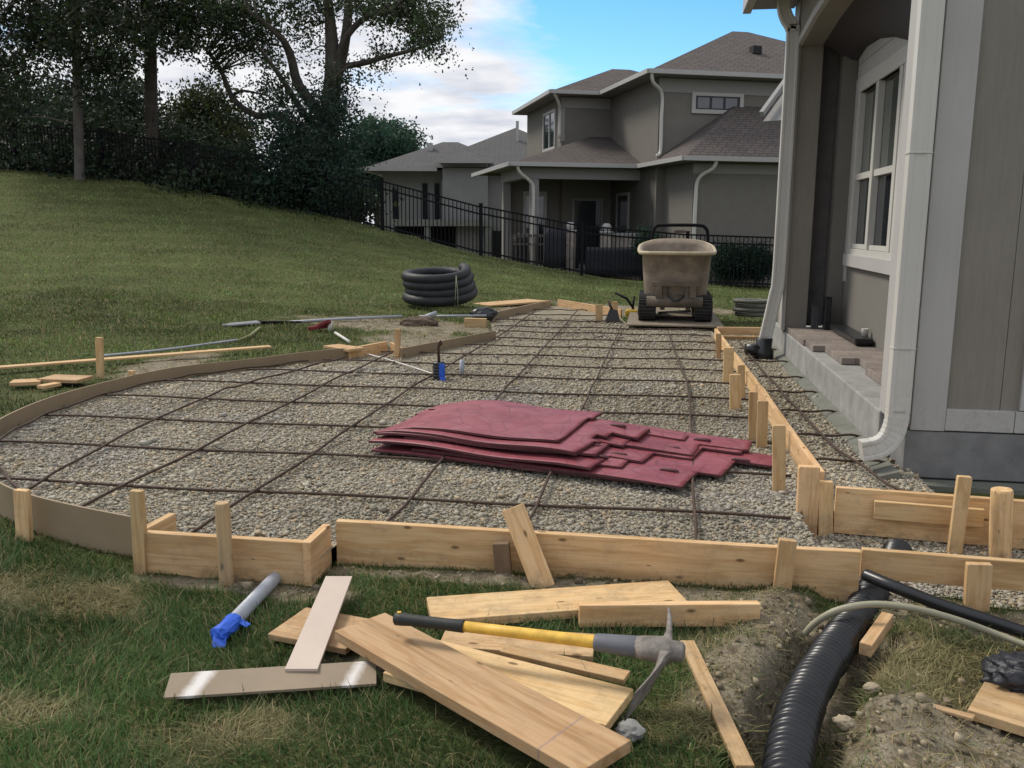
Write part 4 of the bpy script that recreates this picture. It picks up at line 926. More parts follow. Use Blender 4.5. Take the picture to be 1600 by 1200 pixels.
    m = MB(); m.tube([p+np.array([0, 0, 0.1]), p+np.array([-0.12, 0, 0.27]), p+np.array([-0.32, 0.05, 0.36])], 0.02, 8); m.tube([p+np.array([-0.02, 0, 0.1]), p+np.array([0.0, 0.1, 0.3])], 0.018, 8); m.build('handle', BLACKMETAL, e, True)
    # plywood under dumper
    po = mat_plain('muddy_plywood', (0.2, 0.165, 0.12), 0.9, var=0.3)
    m = MB(); a = Pz(965, 516, 0.03); m.box(-0.4, 1.0, 13.2, 15.6, 0.052, 0.072); tag(m.build('plywood_sheet', po), 'muddy plywood sheet laid under the dumper tracks', 'plywood')
lawn_tools()

def garden_hose_coil():
    c = Pz(1186, 497, 0.05); m = MB(); pts = []
    hm = mat_plain('pale_hose', (0.16, 0.155, 0.13), 0.6)
    for i in range(4*24):
        a = i/24*2*math.pi; k = i/24; pts.append((c[0]+0.02*math.sin(k*3)+0.36*math.cos(a), c[1]+0.2+0.36*math.sin(a), 0.06+0.07*k))
    m.tube(pts, 0.032, 8); tag(m.build('hose_coil', hm, smooth=True), 'pale coiled hose beside the far downspout', 'hose')
garden_hose_coil()

# ------------------------------------------------------------------ tracked dumper
def dumper():
    y0 = 13.75; s = y0/F/math.cos(R(1)); zg = 0.072
    def at(px, py, Y=y0): return PY(px, py, Y)
    cx = at(1056, 450)[0]
    e = empty('tracked_dumper', (cx, y0+0.7, zg), 'muddy tan tracked mini dumper parked at the far end of the gravel', 'dumper')
    tubm = NT('tan_polyethylene'); c = tubm.coord()
    k = tubm.ramp(tubm.noise(c, 5, 7, 0.7), [(0.3, (0.14, 0.115, 0.092)), (0.55, (0.24, 0.195, 0.148)), (0.8, (0.38, 0.31, 0.215))])
    tubm.bump(tubm.noise(c, 30, 5), 0.3, 0.01); tubm = tubm.done(k, 0.7, 0, 0.3)
    mud = mat_plain('mud_caked_steel', (0.12, 0.10, 0.075), 0.9, var=0.4, scale=7, bump=0.5)
    track = mat_plain('track_rubber', (0.028, 0.026, 0.025), 0.85, var=0.5, scale=12)
    n = 40
    def ring(hw, yf, yb, zf, rnd, arch=0.0):
        out = []
        for i in range(n):
            a = 2*math.pi*i/n; cx_ = math.copysign(abs(math.cos(a))**rnd, math.cos(a)); sy = math.copysign(abs(math.sin(a))**rnd, math.sin(a))
            yy = (yf+yb)/2+sy*(yb-yf)/2; tback = (yy-yf)/(yb-yf)
            z = zf+arch*max(0, tback-0.15)**0.7*(1-0.45*abs(cx_)**3)
            out.append((cx+cx_*hw, yy, z))
        return out
    def loft(m, rings, caps=(True, True)):
        vs = [p for r in rings for p in r]; fs = []
        for i in range(len(rings)-1):
            for k_ in range(n): fs.append((i*n+k_, i*n+(k_+1) % n, (i+1)*n+(k_+1) % n, (i+1)*n+k_))
        if caps[0]: fs.append(tuple(range(n))[::-1])
        if caps[1]: fs.append(tuple((len(rings)-1)*n+k_ for k_ in range(n)))
        m.add(vs, fs)
    zt = at(1056, 396)[2]; zb = at(1056, 470)[2]
    m = MB(); L = 0.45
    zb = zb+0.02
    outer = [ring(0.455, y0+0.02, y0+1.0, zb+0.02, L), ring(0.475, y0+0.0, y0+1.05, zb+0.07, L), ring(0.5, y0-0.05, y0+1.15, (zb+zt)/2, L), ring(0.525, y0-0.1, y0+1.22, zt-0.02, L, 0.15), ring(0.575, y0-0.15, y0+1.27, zt-0.015, L, 0.19), ring(0.58, y0-0.155, y0+1.275, zt+0.012, L, 0.2), ring(0.53, y0-0.105, y0+1.225, zt+0.03, L, 0.2), ring(0.5, y0-0.06, y0+1.17, zt-0.02, L, 0.15), ring(0.44, y0+0.03, y0+1.0, zb+0.12, L)]
    loft(m, outer, (True, True)); m.build('tub', tubm, e, True)
    m = MB(); m.tube(ring(0.572, y0-0.147, y0+1.268, zt+0.004, L, 0.197), 0.028, 8, closed=True); m.build('rim', mat_plain('pale_tan_plastic', (0.42, 0.35, 0.23), 0.6, var=0.25, scale=8), e, True)
    m = MB()
    for sx in (-1, 1): m.box(cx+sx*0.19-0.035, cx+sx*0.19+0.035, y0-0.04, y0+0.05, zb-0.16, zb+0.02)
    m.box(cx-0.27, cx+0.27, y0-0.05, y0+0.02, zb+0.02, zb+0.07); m.box(cx-0.3, cx+0.3, y0+0.05, y0+0.9, zb-0.03, zb+0.018); m.build('tub_bracket', mud, e, bevel=0.008)
    zc1 = at(1056, 440)[2]; zc2 = at(1056, 447)[2]; zc3 = at(1056, 463)[2]
    m = MB(); m.box(cx-0.36, cx+0.36, y0-0.13, y0-0.075, zc2, zc1); m.box(cx-0.30, cx-0.20, y0-0.128, y0-0.07, zc3-0.02, zc2+0.002); m.box(cx+0.20, cx+0.30, y0-0.128, y0-0.07, zc3-0.02, zc2+0.002); m.box(cx-0.195, cx-0.13, y0-0.1, y0-0.05, zc3-0.02, zc2+0.003); m.box(cx+0.13, cx+0.195, y0-0.1, y0-0.05, zc3-0.02, zc2+0.003); m.build('tilt_frame', mud, e, bevel=0.008)
    m = MB(); m.tube(catmull([(cx-0.1, y0-0.1, zc3+0.0), (cx-0.02, y0-0.16, zc3-0.05), (cx+0.08, y0-0.14, zc3-0.02), (cx+0.14, y0-0.05, zc3+0.03)], 6), 0.014, 7); m.build('hydraulic_hose', BLACKPL, e, True)
    zt1 = at(1056, 462)[2]-0.02; zl = at(1056, 479)[2]
    m = MB(); m.tube([(cx-0.43, y0-0.06, (zt1+zl)/2), (cx+0.4, y0-0.06, (zt1+zl)/2)], (zt1-zl)/2+0.012, 16); m.box(cx-0.42, cx+0.42, y0+0.1, y0+0.9, zl, zt1-0.01); m.build('cross_beam', mud, e, True)
    m = MB(); m.tube([(cx-0.25, y0+0.3, zl-0.13), (cx+0.25, y0+0.3, zl-0.09)], 0.02, 8); m.build('tie_rod', mat_plain('bare_steel', (0.4, 0.4, 0.38), 0.4, 0.6), e, True)
    zk = at(1056, 463)[2]
    for sx in (-1, 1):
        x0 = cx+sx*0.42-0.125; x1 = cx+sx*0.42+0.125; h = zk-zg; r = h/2; m = MB(); path = []
        ya, yb = y0-0.1+r, y0+1.3-r
        for i in range(13): a = -math.pi/2-math.pi*i/12; path.append((ya+r*math.cos(a), zg+r+r*math.sin(a)))
        for i in range(13): a = math.pi/2-math.pi*i/12; path.append((yb+r*math.cos(a), zg+r+r*math.sin(a)))
        nn = len(path); vs = [(x0, y, z) for y, z in path]+[(x1, y, z) for y, z in path]
        m.add(vs, [tuple(range(nn)), tuple(range(2*nn-1, nn-1, -1))]+[(i, (i+1) % nn, (i+1) % nn+nn, i+nn) for i in range(nn)])
        # lugs
        for i in range(0, 13, 1):
            a = -math.pi/2-math.pi*(i+0.5)/13; c = Vector(((x0+x1)/2, ya+(r+0.006)*math.cos(a), zg+r+(r+0.006)*math.sin(a)))
            if c.z > zg+0.03: m.beam(c-Vector((0.125, 0, 0)), c+Vector((0.125, 0, 0)), 0.03, 0.03, (0, math.cos(a), math.sin(a)))
        for i in range(14):
            yy = ya+(yb-ya)*i/13; m.beam((x0, yy, zg+h+0.004), (x1, yy, zg+h+0.004), 0.035, 0.022)
        o = m.build('track', track, e)
        w = MB()
        for yy in (ya, ya+(yb-ya)*0.5, yb): w.tube([(x0-0.012, yy, zg+r), (x1+0.012, yy, zg+r)], r*0.62, 14)
        w2 = w.build('roller', mud, o, True)
    # handlebars behind tub
    yh = y0+1.6; pt = lambda px, py: PY(px, py, yh)
    m = MB(); pts = [pt(1020, 395), pt(1020, 366), pt(1025, 354), pt(1035, 352), pt(1090, 352), pt(1102, 356), pt(1106, 366), pt(1106, 395)]
    pts = [p-(np.array([0, 0, 0.0])) for p in pts]; m.tube(catmull(pts, 4), 0.028, 8)
    m.tube([pt(1020, 395), PY(1030, 470, yh-0.2)], 0.028, 8); m.tube([pt(1106, 395), PY(1095, 470, yh-0.2)], 0.028, 8); m.build('handlebar', BLACKMETAL, e, True)
    m = MB(); p = pt(1063, 361); m.box(p[0]-0.1, p[0]+0.1, yh-0.05, yh+0.05, p[2]-0.03, p[2]+0.015); m.build('control_panel', mud, e, bevel=0.01); m = MB(); q = pt(1063, 400); m.box(p[0]-0.28, p[0]+0.28, yh-0.25, yh+0.2, 0.35, q[2]); m.build('engine_cover', mud, e, bevel=0.02)
dumper()

# ------------------------------------------------------------------ our house on the right
def hip(m, rect, z, pitch, fr, uvs=1.0):
    """hip roof faces over rect (u0,u1,v0,v1) in frame fr; returns ridge height"""
    u0, u1, v0, v1 = rect; hw = min(u1-u0, v1-v0)/2; zr = z+hw*pitch; sl = math.hypot(1, pitch)
    if u1-u0 >= v1-v0: ra, rb = (u0+hw, v0+hw), (u1-hw, v0+hw)
    else: ra, rb = (u0+hw, v0+hw), (u0+hw, v1-hw)
    c = [(u0, v0), (u1, v0), (u1, v1), (u0, v1)]
    def f(pts, axis):
        P = [fr(u, v, zz) for u, v, zz in pts]; uv = [((u if axis == 'u' else v), (zz-z)/pitch*sl if pitch else 0) for u, v, zz in pts]; m.poly(P, uv)
    if u1-u0 >= v1-v0:
        f([(*c[0], z), (*c[1], z), (*rb, zr), (*ra, zr)], 'u'); f([(*c[2], z), (*c[3], z), (*ra, zr), (*rb, zr)], 'u')
        f([(*c[3], z), (*c[0], z), (*ra, zr)], 'v'); f([(*c[1], z), (*c[2], z), (*rb, zr)], 'v')
    else:
        f([(*c[0], z), (*c[1], z), (*ra, zr)], 'u'); f([(*c[2], z), (*c[3], z), (*rb, zr)], 'u')
        f([(*c[3], z), (*c[0], z), (*ra, zr), (*rb, zr)], 'v'); f([(*c[1], z), (*c[2], z), (*rb, zr), (*ra, zr)], 'v')
    return zr
def house():
    e = empty('house', (2.2, 8, 0), 'near taupe house with arched porch, white downspouts and concrete foundation', 'house')
    wx = 2.09; wy0, wy1, wz0, wz1 = 7.0, 10.42, 1.27, 2.9
    YF = 5.734; XC = 1.58; YB = 10.62; Z1 = 5.2
    def part(name, mat, *boxes, bevel=0.0, label=None):
        m = MB()
        for b in boxes: m.box(*b)
        o = m.build(name, mat, e, bevel=bevel)
        if label: o['label'] = label
        return o
    part('foundation', CONCD, (1.56, 7.0, YF-0.012, YF+0.3, -0.035, 0.262), bevel=0.008)
    part('footing', FOOT, (1.6, 7.0, YF-0.16, YF+0.2, -0.3, -0.045))
    # vertical panel siding with grooves
    m = MB(); x = 1.79
    while x < 7:
        m.box(x, min(x+0.305, 7), YF+0.012, YF+0.04, 0.40, Z1); x += 0.309
    m.box(1.6, 7, YF+0.026, YF+0.25, 0.27, Z1-0.01); m.build('wall', SIDING, e)
    part('corner_trim', PAINT_TRIM, (1.586, 1.782, YF-0.022, YF+0.02, 0.268, Z1), bevel=0.003)
    part('base_trim', PAINT_TRIM, (1.784, 2.175, YF-0.02, YF+0.016, 0.272, 0.405), (2.179, 7, YF-0.02, YF+0.016, 0.272, 0.405), bevel=0.003)
    part('window_trim', PAINT_TRIM, (2.2, 2.34, YF-0.018, YF+0.014, 0.41, 3.4), bevel=0.003)
    # side (porch) wall: near jamb, far column and the arched head
    xs0, xs1 = 1.455, 1.72
    part('near_jamb', PAINT_TRIM, (1.50, 1.584, YF-0.004, 6.16, 0.30, Z1), bevel=0.003)
    part('side_wall', SIDING, (1.60, 2.4, YF+0.26, 6.14, 0.32, Z1))
    part('porch_column', SIDING, (xs0+0.012, xs1, YB-0.01, YB+0.5, 0.36, 4.0))
    part('column_trim', PAINT_TRIM, (xs0-0.012, xs0+0.028, YB-0.03, YB+0.18, 0.33, 3.9), bevel=0.004)
    # concrete curb and footing
    m = MB(); m.box(1.485, 2.6, YF+0.35, 11.7, -0.1, 0.31); m.build('porch_slab', CONC, e, bevel=0.012)
    m = MB(); m.hexa([(1.30, 5.5, -0.1), (1.484, 5.5, -0.1), (1.484, 11.4, -0.1), (1.36, 11.4, -0.1), (1.37, 5.5, 0.02), (1.484, 5.5, 0.055), (1.484, 11.4, 0.055), (1.42, 11.4, 0.02)]); m.build('porch_footing', FOOT, e)
    # clay pavers with a missing corner piece
    pv = NT('clay_pavers'); c = pv.coord(); br = pv.n('ShaderNodeTexBrick'); pv.l(c, br.inputs['Vector']); br.inputs['Scale'].default_value = 1
    br.inputs['Brick Width'].default_value = 0.3; br.inputs['Row Height'].default_value = 0.15; br.inputs['Mortar Size'].default_value = 0.004
    br.inputs['Color1'].default_value = (0.26, 0.22, 0.19, 1); br.inputs['Color2'].default_value = (0.175, 0.148, 0.132, 1); br.inputs['Mortar'].default_value = (0.1, 0.09, 0.08, 1)
    pv = pv.done(pv.mix(pv.ramp(pv.noise(c, 7, 5), [(0.4, 0.0), (0.7, 0.4)]), br.outputs[0], (0.3, 0.25, 0.22)), 0.9, 0, 0.2)
    m = MB(); zt = 0.372
    y = 6.2; k = 0
    for a, b, x0 in ((6.2, 7.6, 1.72), (7.604, 8.1, 1.78), (8.104, 8.9, 1.63), (8.904, 9.35, 1.52), (9.354, 10.58, 1.50)):
        m.box(x0, 2.085, a, b, 0.314, zt)
    m.build('porch_paving', pv, e, bevel=0.004)
    # shallow vaulted ceiling between the outer face and the window wall
    def zo(y): return float(np.interp(y, [6.1, 7.0, 8.4, 9.6, YB], [3.28, 3.46, 3.56, 3.52, 3.43]))
    def zb(y): return float(np.interp(y, [6.1, 7.4, 8.3, 9.0, 9.6, 10.2, YB], [2.5, 2.75, 3.02, 3.2, 3.3, 3.33, 3.25]))
    ys = np.linspace(6.16, YB, 40); m = MB(); xi = wx-0.014; N = 5
    for a, b in zip(ys[:-1], ys[1:]):
        for q in range(N):
            f0, f1 = q/N, (q+1)/N; g0, g1 = f0*f0*(3-2*f0), f1*f1*(3-2*f1); xa, xb = xs0+0.25+(xi-xs0-0.25)*f0, xs0+0.25+(xi-xs0-0.25)*f1
            m.quad((xa, a, zo(a)*(1-g0)+zb(a)*g0), (xa, b, zo(b)*(1-g0)+zb(b)*g0), (xb, b, zo(b)*(1-g1)+zb(b)*g1), (xb, a, zo(a)*(1-g1)+zb(a)*g1))
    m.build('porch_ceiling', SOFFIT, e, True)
    m = MB()
    for a, b in zip(ys[:-1], ys[1:]): m.hexa([(xs0, a, zo(a)), (xs0+0.26, a, zo(a)), (xs0+0.26, b, zo(b)), (xs0, b, zo(b)), (xs0, a, Z1), (xs0+0.26, a, Z1), (xs0+0.26, b, Z1), (xs0, b, Z1)])
    m.build('arch_wall', SIDING, e)
    m = MB()
    for a, b in zip(ys[:-1], ys[1:]): m.hexa([(xs0-0.015, a, zo(a)-0.006), (xs0+0.03, a, zo(a)-0.006), (xs0+0.03, b, zo(b)-0.006), (xs0-0.015, b, zo(b)-0.006), (xs0-0.015, a, zo(a)+0.07), (xs0-0.002, a, zo(a)+0.07), (xs0-0.002, b, zo(b)+0.07), (xs0-0.015, b, zo(b)+0.07)])
    m.build('arch_trim', PAINT_TRIM, e)
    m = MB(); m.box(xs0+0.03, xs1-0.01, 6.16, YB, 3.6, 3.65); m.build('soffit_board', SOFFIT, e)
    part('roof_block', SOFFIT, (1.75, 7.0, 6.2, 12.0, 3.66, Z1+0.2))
    # far end of the porch: return wall with a dark doorway, then the window wall
    part('return_wall', SIDING, (1.722, 2.085, YB+0.3, YB+0.5, 0.36, 3.6))
    part('return_post', NWALL, (1.93, 2.085, YB-0.05, YB+0.299, 0.37, 3.6))
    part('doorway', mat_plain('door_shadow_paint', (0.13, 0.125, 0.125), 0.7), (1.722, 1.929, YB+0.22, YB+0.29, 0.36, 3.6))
    part('back_wall', NWALL, (wx, wx+0.12, 6.0, wy0, 0.36, 3.62), (wx, wx+0.12, wy0, wy1, 0.36, wz0), (wx, wx+0.12, wy0, wy1, wz1, 3.62), (wx, wx+0.12, wy1, YB+0.28, 0.36, 3.62))
    part('back_wall_panel', PAINT_TRIM, (wx-0.012, wx-0.001, 6.2, wy1+0.1, wz1+0.155, wz1+0.30), (wx-0.012, wx-0.001, 6.2, wy1+0.1, wz1+0.306, 3.6), (wx-0.012, wx-0.001, wy1+0.02, wy1+0.16, 0.9, wz1+0.155))
    w = part('window', PAINT_WHITE, (wx-0.02, wx+0.04, wy0, wy1, wz0-0.11, wz0), (wx-0.022, wx+0.04, wy0, wy1, wz1, wz1+0.15), (wx-0.018, wx+0.05, wy1-0.1, wy1-0.002, wz0+0.001, wz1-0.001), (wx-0.018, wx+0.05, 9.50, 9.60, wz0+0.001, wz1-0.001), (wx-0.018, wx+0.05, 8.62, 8.72, wz0+0.001, wz1-0.001), (wx-0.018, wx+0.05, 8.48, 8.58, wz0+0.001, wz1-0.001), (wx-0.018, wx+0.05, 7.5, 7.6, wz0+0.001, wz1-0.001), bevel=0.004)
    zm = 2.02
    for a, b in ((9.602, wy1-0.102), (8.722, 9.498), (7.602, 8.478)):
        m = MB(); m.box(wx+0.0, wx+0.046, a, b, zm-0.03, zm+0.035); m.build('meeting_rail', PAINT_WHITE, w, bevel=0.003)
        m = MB(); m.box(wx+0.004, wx+0.046, a, b, wz0+0.002, wz0+0.05); m.build('bottom_rail', PAINT_WHITE, w, bevel=0.003)
    m = MB(); m.box(wx+0.05, wx+0.06, wy0, wy1, wz0, zm); m.build('glass', GLASS, w); m = MB(); m.box(wx+0.05, wx+0.06, wy0, wy1, zm+0.001, wz1); m.build('glass', mat_glass('glass_reflection_tint', (0.085, 0.095, 0.085)), w)  # upper pane's pale reflections put into its tint; no blind hangs behind
    part('sill', PAINT_TRIM, (wx-0.05, wx-0.021, wy0, wy1+0.03, wz0-0.19, wz0-0.06), bevel=0.004)
    # eave with soffit and gutter over the far column
    part('soffit', mat_plain('soffit_grey', (0.2, 0.2, 0.22), 0.7), (0.98, 1.45, 6.3, 11.1, 3.93, 4.02))
    part('gutter', GUTTER, (0.88, 0.975, 6.3, 11.08, 3.88, 4.03), bevel=0.01)
    m = MB(); m.hexa([(0.9, 6.2, 4.035), (7.0, 6.2, 4.5), (7.0, 11.2, 4.5), (0.9, 11.2, 4.035), (0.9, 6.2, 4.075), (7.0, 6.2, 6.6), (7.0, 11.2, 6.6), (0.9, 11.2, 4.075)]); m.build('roof', SHIN, e)
    # downspouts (rectangular, ribbed elbows)
    def spout(pts, w, d, name, label, ribs=None):
        P = catmull(pts, 8 if not ribs else 5); mm = MB(); n = len(P); vs = []; fs = []
        shp = [(-.5, -.46), (-.45, -.5), (-.30, -.5), (-.25, -.45), (.25, -.45), (.30, -.5), (.45, -.5), (.5, -.46), (.5, .5), (-.5, .5)]
        ns = len(shp)
        for i, p in enumerate(P):
            a = P[max(i-1, 0)]; b = P[min(i+1, n-1)]; t = vv(b-a).normalized(); x = Vector((1, 0, 0)) if abs(t.x) < 0.75 else Vector((0, 1, 0))
            s = Vector((0, 1, 0)); s = Vector((0, 1, 0)) if False else s
            ydir = Vector((0, 1, 0)); ydir = (ydir-t*ydir.dot(t)).normalized(); xdir = ydir.cross(t).normalized()
            k = (0.975 if i % 2 else 1.0) if (ribs and ribs[0] < p[2] < ribs[1] and p[2] > 0.15) else 1.0
            vs += [vv(p)+xdir*(q[0]*w*k)+ydir*(q[1]*d*k) for q in shp]
        for i in range(n-1):
            for k in range(ns): fs.append((i*ns+k, i*ns+(k+1) % ns, (i+1)*ns+(k+1) % ns, (i+1)*ns+k))
        fs += [tuple(range(ns))[::-1], tuple((n-1)*ns+k for k in range(ns))]; mm.add(vs, fs)
        o = mm.build(name, PAINT_WHITE, e)
        if label: o['label'] = label
        return o
    X = 1.487; yd = YF-0.075
    ds = spout([(X, yd, 5.0), (X, yd, 3.5), (X, yd, 2.0), (X, yd, 0.55), (X, yd, 0.40), (X-0.008, yd, 0.30), (X-0.04, yd-0.005, 0.215), (X-0.10, yd-0.012, 0.165), (X-0.2, yd-0.02, 0.142)], 0.125, 0.085, 'downspout', 'near white downspout with a ribbed elbow turned toward the gravel', ribs=(0.12, 0.42))
    for zc in (0.78, 1.92):
        m = MB(); m.box(X-0.067, X+0.067, yd-0.047, yd+0.046, zc, zc+0.006); m.build('crimp', PAINT_WHITE, ds)
    xf, yf = 1.385, YB-0.04
    ds2 = spout([(1.27, yf, 3.95), (1.275, yf, 3.82), (1.31, yf, 3.72), (xf-0.015, yf, 3.62), (xf, yf, 3.45), (xf, yf, 2.0), (xf-0.005, yf, 0.95), (xf-0.03, yf, 0.72), (xf-0.10, yf, 0.3), (xf-0.12, yf, 0.2)], 0.135, 0.09, 'downspout', 'far white downspout kinked out into a black adapter')
    m = MB(); c = (xf-0.125, yf-0.01, 0); m.lathe(c, [(0.115, -0.05), (0.115, 0.1), (0.09, 0.13), (0.095, 0.23), (0.085, 0.235)], 18); m.tube([(c[0]-0.2, c[1]-0.05, 0.1), (c[0], c[1], 0.1)], 0.07, 12); m.build('drain_adapter', BLACKPL, ds2, True)
house()
def porch_things():
    p = PX(1312, 490, 2.1); m = MB(); m.box(1.9, 2.07, 8.9, 10.2, 0.40, 0.45); m.box(1.92, 2.06, 8.95, 10.1, 0.373, 0.405)
    tag(m.build('black_tray', BLACKPL, bevel=0.01), 'long black tray lying on the porch floor below the window', 'tray')
    m = MB(); m.lathe((2.03, 9.1, 0.451), [(0.03, 0), (0.034, 0.07), (0.034, 0.075), (0.028, 0.075), (0.024, 0.02)], 14); tag(m.build('white_cup', mat_plain('white_plastic', (0.6, 0.58, 0.52)), smooth=True), 'small white cup standing on the black tray', 'cup')
    m = MB(); m.box(1.86, 1.93, 10.3, 10.42, 0.373, 0.72); m.box(1.855, 1.935, 10.295, 10.425, 0.72, 0.735); tag(m.build('dark_bin', BLACKPL, bevel=0.01), 'slim dark box standing at the back of the porch', 'bin')
    m = MB(); m.box(1.75, 1.82, 10.4, 10.5, 0.373, 0.62); m.box(1.745, 1.825, 10.395, 10.505, 0.62, 0.63); tag(m.build('dark_bin', mat_plain('dark_grey_box', (0.05, 0.05, 0.055)), bevel=0.01), 'dull grey box beside the slim dark box on the porch', 'bin')
porch_things()

# ------------------------------------------------------------------ neighbour houses
def frame(ox, oy, deg):
    c, s = math.cos(R(deg)), math.sin(R(deg)); return lambda u, v, z: (ox+u*c-v*s, oy+u*s+v*c, z)
def gutter_run(m, fr, pts, z, w=0.11, h=0.13):
    for (a, b), (c, d) in zip(pts[:-1], pts[1:]): m.beam(fr(a, b, z), fr(c, d, z), w, h)
def neighbour():
    fr = frame(-0.65, 29.6, 21)
    e = empty('neighbour_house', fr(3, 3, 0), 'two storey taupe house with brown hip roofs and a covered patio beyond the fence', 'house')
    def wall(name, mat, *bx, parent=None, bevel=0, label=None):
        m = MB()
        for b in bx: m.box(*b, fr=fr)
        return m.build(name, mat, parent or e, bevel=bevel)
    ZL, ZU = 3.30, 5.94
    wall('upper_wall', NWALL, (0.2, 9.4, -1.1, 7.5, -0.6, ZU-0.02), (-1.6, 0.199, 3.6, 9.0, -0.6, ZU-0.02))
    wall('lower_wall', NWALL, (0.5, 9.5, -3.25, -1.101, -0.6, ZL-0.02))
    # frieze and corner trims
    wall('frieze', NTRIM, (0.18, 9.4, -1.125, -1.102, ZU-0.45, ZU-0.05), (-1.62, 0.17, 3.575, 3.599, ZU-0.4, ZU-0.05), (0.48, 9.5, -3.275, -3.252, ZL-0.32, ZL-0.05))
    wall('corner_trim', NTRIM, (-1.63, -1.48, 3.57, 3.598, 4.4, ZU-0.41), (-1.63, -1.602, 3.6, 3.75, 4.4, ZU-0.41))
    # roofs
    m = MB(); hip(m, (-0.3, 9.9, -1.6, 8.0), ZU+0.09, 0.47, fr); m.build('main_roof', SHIN, e)
    m = MB(); hip(m, (-2.1, 5.0, 3.1, 9.5), ZU+0.085, 0.42, fr); m.build('wing_roof', SHIN, e)
    m = MB(); hip(m, (0.0, 10, -3.75, 4.5), ZL+0.09, 0.67, fr); m.build('lower_roof', SHIN, e)
    m = MB(); hip(m, (-4.15, 5.0, 0.0, 7.6), ZL+0.085, 0.33, fr); m.build('patio_roof', SHIN, e)
    so_ = mat_plain('soffit_taupe', (0.22, 0.215, 0.205), 0.8, var=0.04)
    wall('soffit', so_, (-0.28, 9.8, -1.58, 7.9, ZU-0.01, ZU+0.07), (-2.08, -0.281, 3.12, 9.4, ZU-0.01, ZU+0.07), (0.02, 9.9, -3.73, -1.09, ZL-0.01, ZL+0.07), (-4.12, 0.019, 0.02, 3.7, ZL-0.01, ZL+0.07))
    m = MB(); gutter_run(m, fr, [(-2.1, 9.4), (-2.14, 3.06), (-0.36, 3.06), (-0.36, -1.64), (9.8, -1.64)], ZU+0.06); gutter_run(m, fr, [(-4.19, 7.0), (-4.19, -0.05), (-0.05, -0.05), (-0.05, -3.79), (9.8, -3.79)], ZL+0.06); m.build('gutter', GUTTER, e)
    # downspouts
    def ds(pts, lab=None):
        m = MB(); m.tube([fr(*p) for p in catmull(pts, 4)], 0.055, 8); o = m.build('downspout', PAINT_WHITE, e, True)
    ds([(-0.25, -1.6, ZU), (-0.15, -1.5, ZU-0.25), (0.25, -1.18, ZU-0.5), (0.27, -1.17, 4.7), (0.27, -1.18, 3.75), (0.12, -1.3, 3.6)])
    ds([(-2.0, 3.1, ZU), (-1.75, 3.4, ZU-0.3), (-1.66, 3.6, ZU-0.6), (-1.66, 3.6, 4.5)])
    ds([(-3.95, 0.0, ZL), (-3.85, 0.05, ZL-0.2), (-3.45, 0.2, ZL-0.5), (-3.38, 0.22, ZL-0.8), (-3.38, 0.22, 1.5), (-3.38, 0.22, 0.15)])
    ds([(0.95, -3.75, ZL), (0.9, -3.65, ZL-0.2), (0.6, -3.35, ZL-0.5), (0.56, -3.32, 2.0), (0.56, -3.32, 0.0)])
    # covered patio
    wall('patio_beam', NTRIM, (-3.75, 0.45, 0.35, 0.6, ZL-0.36, ZL-0.02), (-3.75, -3.5, 0.601, 3.6, ZL-0.36, ZL-0.02))
    for a, b in ((-3.3, 0.48), (-3.62, 3.3)): wall('patio_post', NTRIM, (a-0.13, a+0.13, b-0.12, b+0.12, -0.2, ZL-0.37))
    wall('patio_wall', NWALL, (-1.6, 0.19, 3.3, 3.599, -0.3, ZL-0.02), (-3.6, -1.61, 3.62, 4.2, -0.3, ZL-0.02))
    wall('patio_floor', CONC, (-4.2, 0.4, 0.0, 3.6, -0.4, 0.12))
    d = wall('patio_door', NTRIM, (-1.25, -1.17, 3.24, 3.298, 0.13, 2.35), (-0.2, -0.12, 3.24, 3.298, 0.13, 2.35), (-1.25, -0.12, 3.24, 3.298, 2.351, 2.43)); wall('glass', GLASS, (-1.169, -0.201, 3.27, 3.296, 0.15, 2.34), parent=d)
    d = wall('patio_door', PAINT_TRIM, (-2.95, -2.85, 3.55, 3.618, 0.13, 2.5), (-2.2, -2.1, 3.55, 3.618, 0.13, 2.5), (-2.95, -2.1, 3.55, 3.618, 2.501, 2.66), (-2.57, -2.53, 3.56, 3.615, 0.14, 2.49)); wall('glass', GLASS, (-2.849, -2.201, 3.59, 3.612, 0.15, 2.49), parent=d)
    w = wall('window', NTRIM, (0.14, 0.198, 1.3, 1.4, 0.5, 2.5), (0.14, 0.198, 2.5, 2.6, 0.5, 2.5), (0.14, 0.198, 1.3, 2.6, 2.501, 2.6)); wall('glass', GLASS, (0.17, 0.196, 1.401, 2.499, 0.5, 2.49), parent=w)
    wall('patio_side_wall', NWALL, (0.2, 0.49, -1.0, 3.59, -0.4, ZL-0.03))
    # upper windows
    za, zb = 4.9, 5.52
    w = wall('window', PAINT_TRIM, (1.25, 2.95, -1.16, -1.101, zb-0.1, zb), (1.25, 2.95, -1.16, -1.101, za, za+0.12), (1.25, 1.37, -1.16, -1.101, za+0.121, zb-0.101), (2.83, 2.95, -1.16, -1.101, za+0.121, zb-0.101))
    fm = mat_plain('dark_window_frame', (0.025, 0.025, 0.03), 0.5); wall('sash', fm, (1.371, 1.44, -1.14, -1.102, za+0.122, zb-0.102), (2.76, 2.829, -1.14, -1.102, za+0.122, zb-0.102), (1.84, 1.91, -1.14, -1.102, za+0.122, zb-0.102), (2.29, 2.36, -1.14, -1.102, za+0.122, zb-0.102), (1.441, 2.759, -1.138, -1.102, za+0.122, za+0.16), (1.441, 2.759, -1.138, -1.102, zb-0.14, zb-0.102), parent=w)
    wall('glass', mat_glass('bluish_glass', (0.04, 0.05, 0.07)), (1.441, 2.759, -1.125, -1.103, za+0.161, zb-0.141), parent=w)
